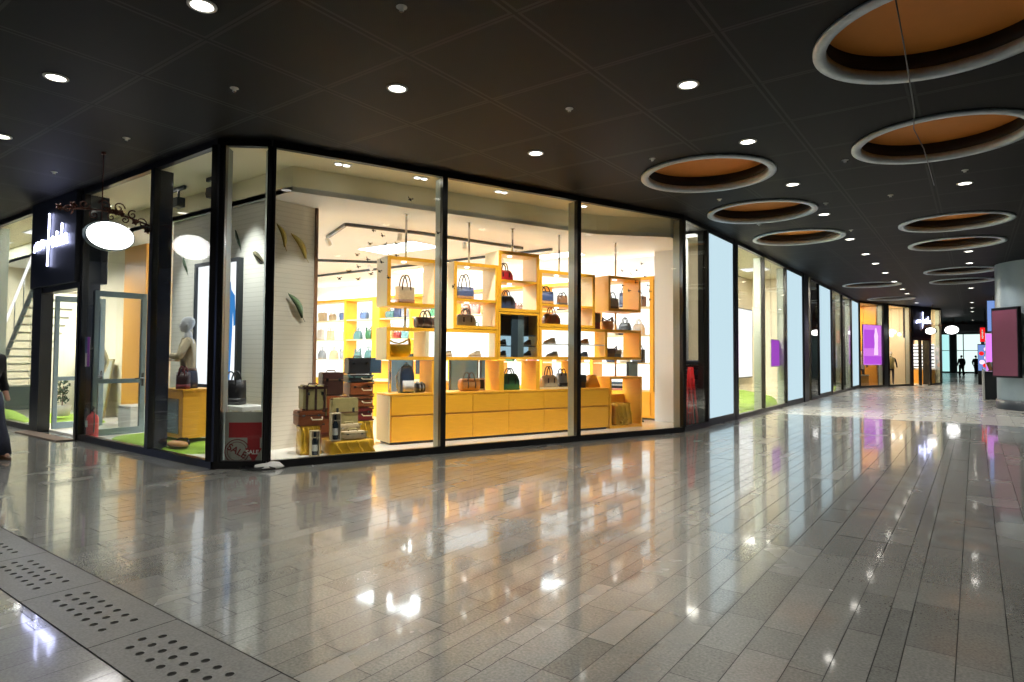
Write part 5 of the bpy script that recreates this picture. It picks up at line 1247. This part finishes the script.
# ================================================================== LIGHT OF THE REST OF THE MALL
# extra corridor lamps of the same kind behind the camera and along the street side
for i, (x, y) in enumerate(((-.1, 2.0), (-2.4, 1.2), (2.4, 5.0), (2.4, 10.0), (2.4, 15.5), (-12.9, 2.5), (-15.5, 2.5))):
    downlight(x, y, '%s downlight of the rows that run on beyond the picture edge' % ORD[i], 200, 'downlights outside the picture')
bl = thing('blue_tint_panel', 'tall blue light panel added at the street end, beyond the picture edge', 'screen', (-21.4, -4.2, .0), math.radians(20))  # unseen panel added to tint the ceiling blue
MB().box(-.1, 0, -1.6, 1.6, 0, 3.2).build('casing', DARKG, bl); MB().box(0, .01, -1.5, 1.5, .4, 3.1).build('lit_face', emat('blue_tint_glow', (.35, .48, 1.0, 1), 1.2), bl)
struct(MB().box(7.0, 7.2, -6, 92, 0, ZC), 'wall_right', DARKG)
struct(MB().box(-22, 7.2, -6.2, -6, 0, ZC), 'wall_rear', DARKG)
# fill panels added to light the other shops
def fill_panel(label, p, rz, w, l, watts, col):
    t = thing('ceiling_fill_panel', label, 'ceiling light', p, rz)
    MB().box(-w / 2, w / 2, -l / 2, l / 2, -.012, 0).build('frame', WHITE, t)
    MB().box(-w / 2 + .03, w / 2 - .03, -l / 2 + .03, l / 2 - .03, -.016, -.012).build('diffuser', LITW, t)
    lamp(t, 'AREA', (0, 0, -.03), watts * 3.2, col, w - .1, sy=l - .1)
fill_panel('added ceiling fill panel in the narrow shop behind the red ladder', (-5.3, 14.0, 4.30), 0, .5, .4, 60, (1, .93, .8))
fill_panel('added ceiling fill panel over the rounded turf mound', (-5.6, 17.2, 4.30), 0, .8, .8, 150, (1, .93, .8))
fill_panel('added ceiling fill panel before the violet poster', (-5.6, 20.6, 4.30), 0, .8, .8, 150, (1, .93, .8))
fill_panel('added ceiling fill panel in the pale shop before the last lit panel', (-5.4, 31.0, 4.30), 0, .6, 1.2, 90, (1, .93, .85))
fill_panel('added ceiling fill panel in the first window of the bend shop', fpt(1.3, 1.2, 4.30), FROT, 1.2, .5, 50, (1, .85, .62))
fill_panel('added ceiling fill panel in the second window of the bend shop', fpt(3.9, 1.2, 4.30), FROT, 1.2, .5, 45, (1, .85, .62))
fill_panel('added ceiling fill panel behind the bend shop doorway', fpt(6.4, 1.0, 4.30), FROT, 1.2, .5, 60, (1, .85, .62))
fill_panel('added ceiling fill panel behind the street doorway', (-17.2, 5.2, 4.30), 0, 1.2, .6, 170, (1, .96, .88))
fill_panel('added ceiling fill panel behind the glass beyond the sign box', (-20.2, 4.95, 4.30), 0, 1.2, .6, 60, (.8, .95, 1))

w = bpy.data.worlds.new('night'); sc.world = w; w.use_nodes = True
w.node_tree.nodes['Background'].inputs[0].default_value = (.55, .62, .8, 1)
w.node_tree.nodes['Background'].inputs[1].default_value = 0.03
sc.view_settings.view_transform = 'Standard'; sc.view_settings.look = 'None'; sc.view_settings.gamma = 1; sc.view_settings.use_curve_mapping = False
sc.view_settings.exposure = 0.3
sc.cycles.use_denoising = True
sc.cycles.max_bounces = 10; sc.cycles.diffuse_bounces = 4; sc.cycles.glossy_bounces = 5; sc.cycles.transparent_max_bounces = 24
sc.cycles.caustics_reflective = False; sc.cycles.caustics_refractive = False
sc.cycles.sample_clamp_indirect = 4.0; sc.cycles.sample_clamp_direct = 6.0
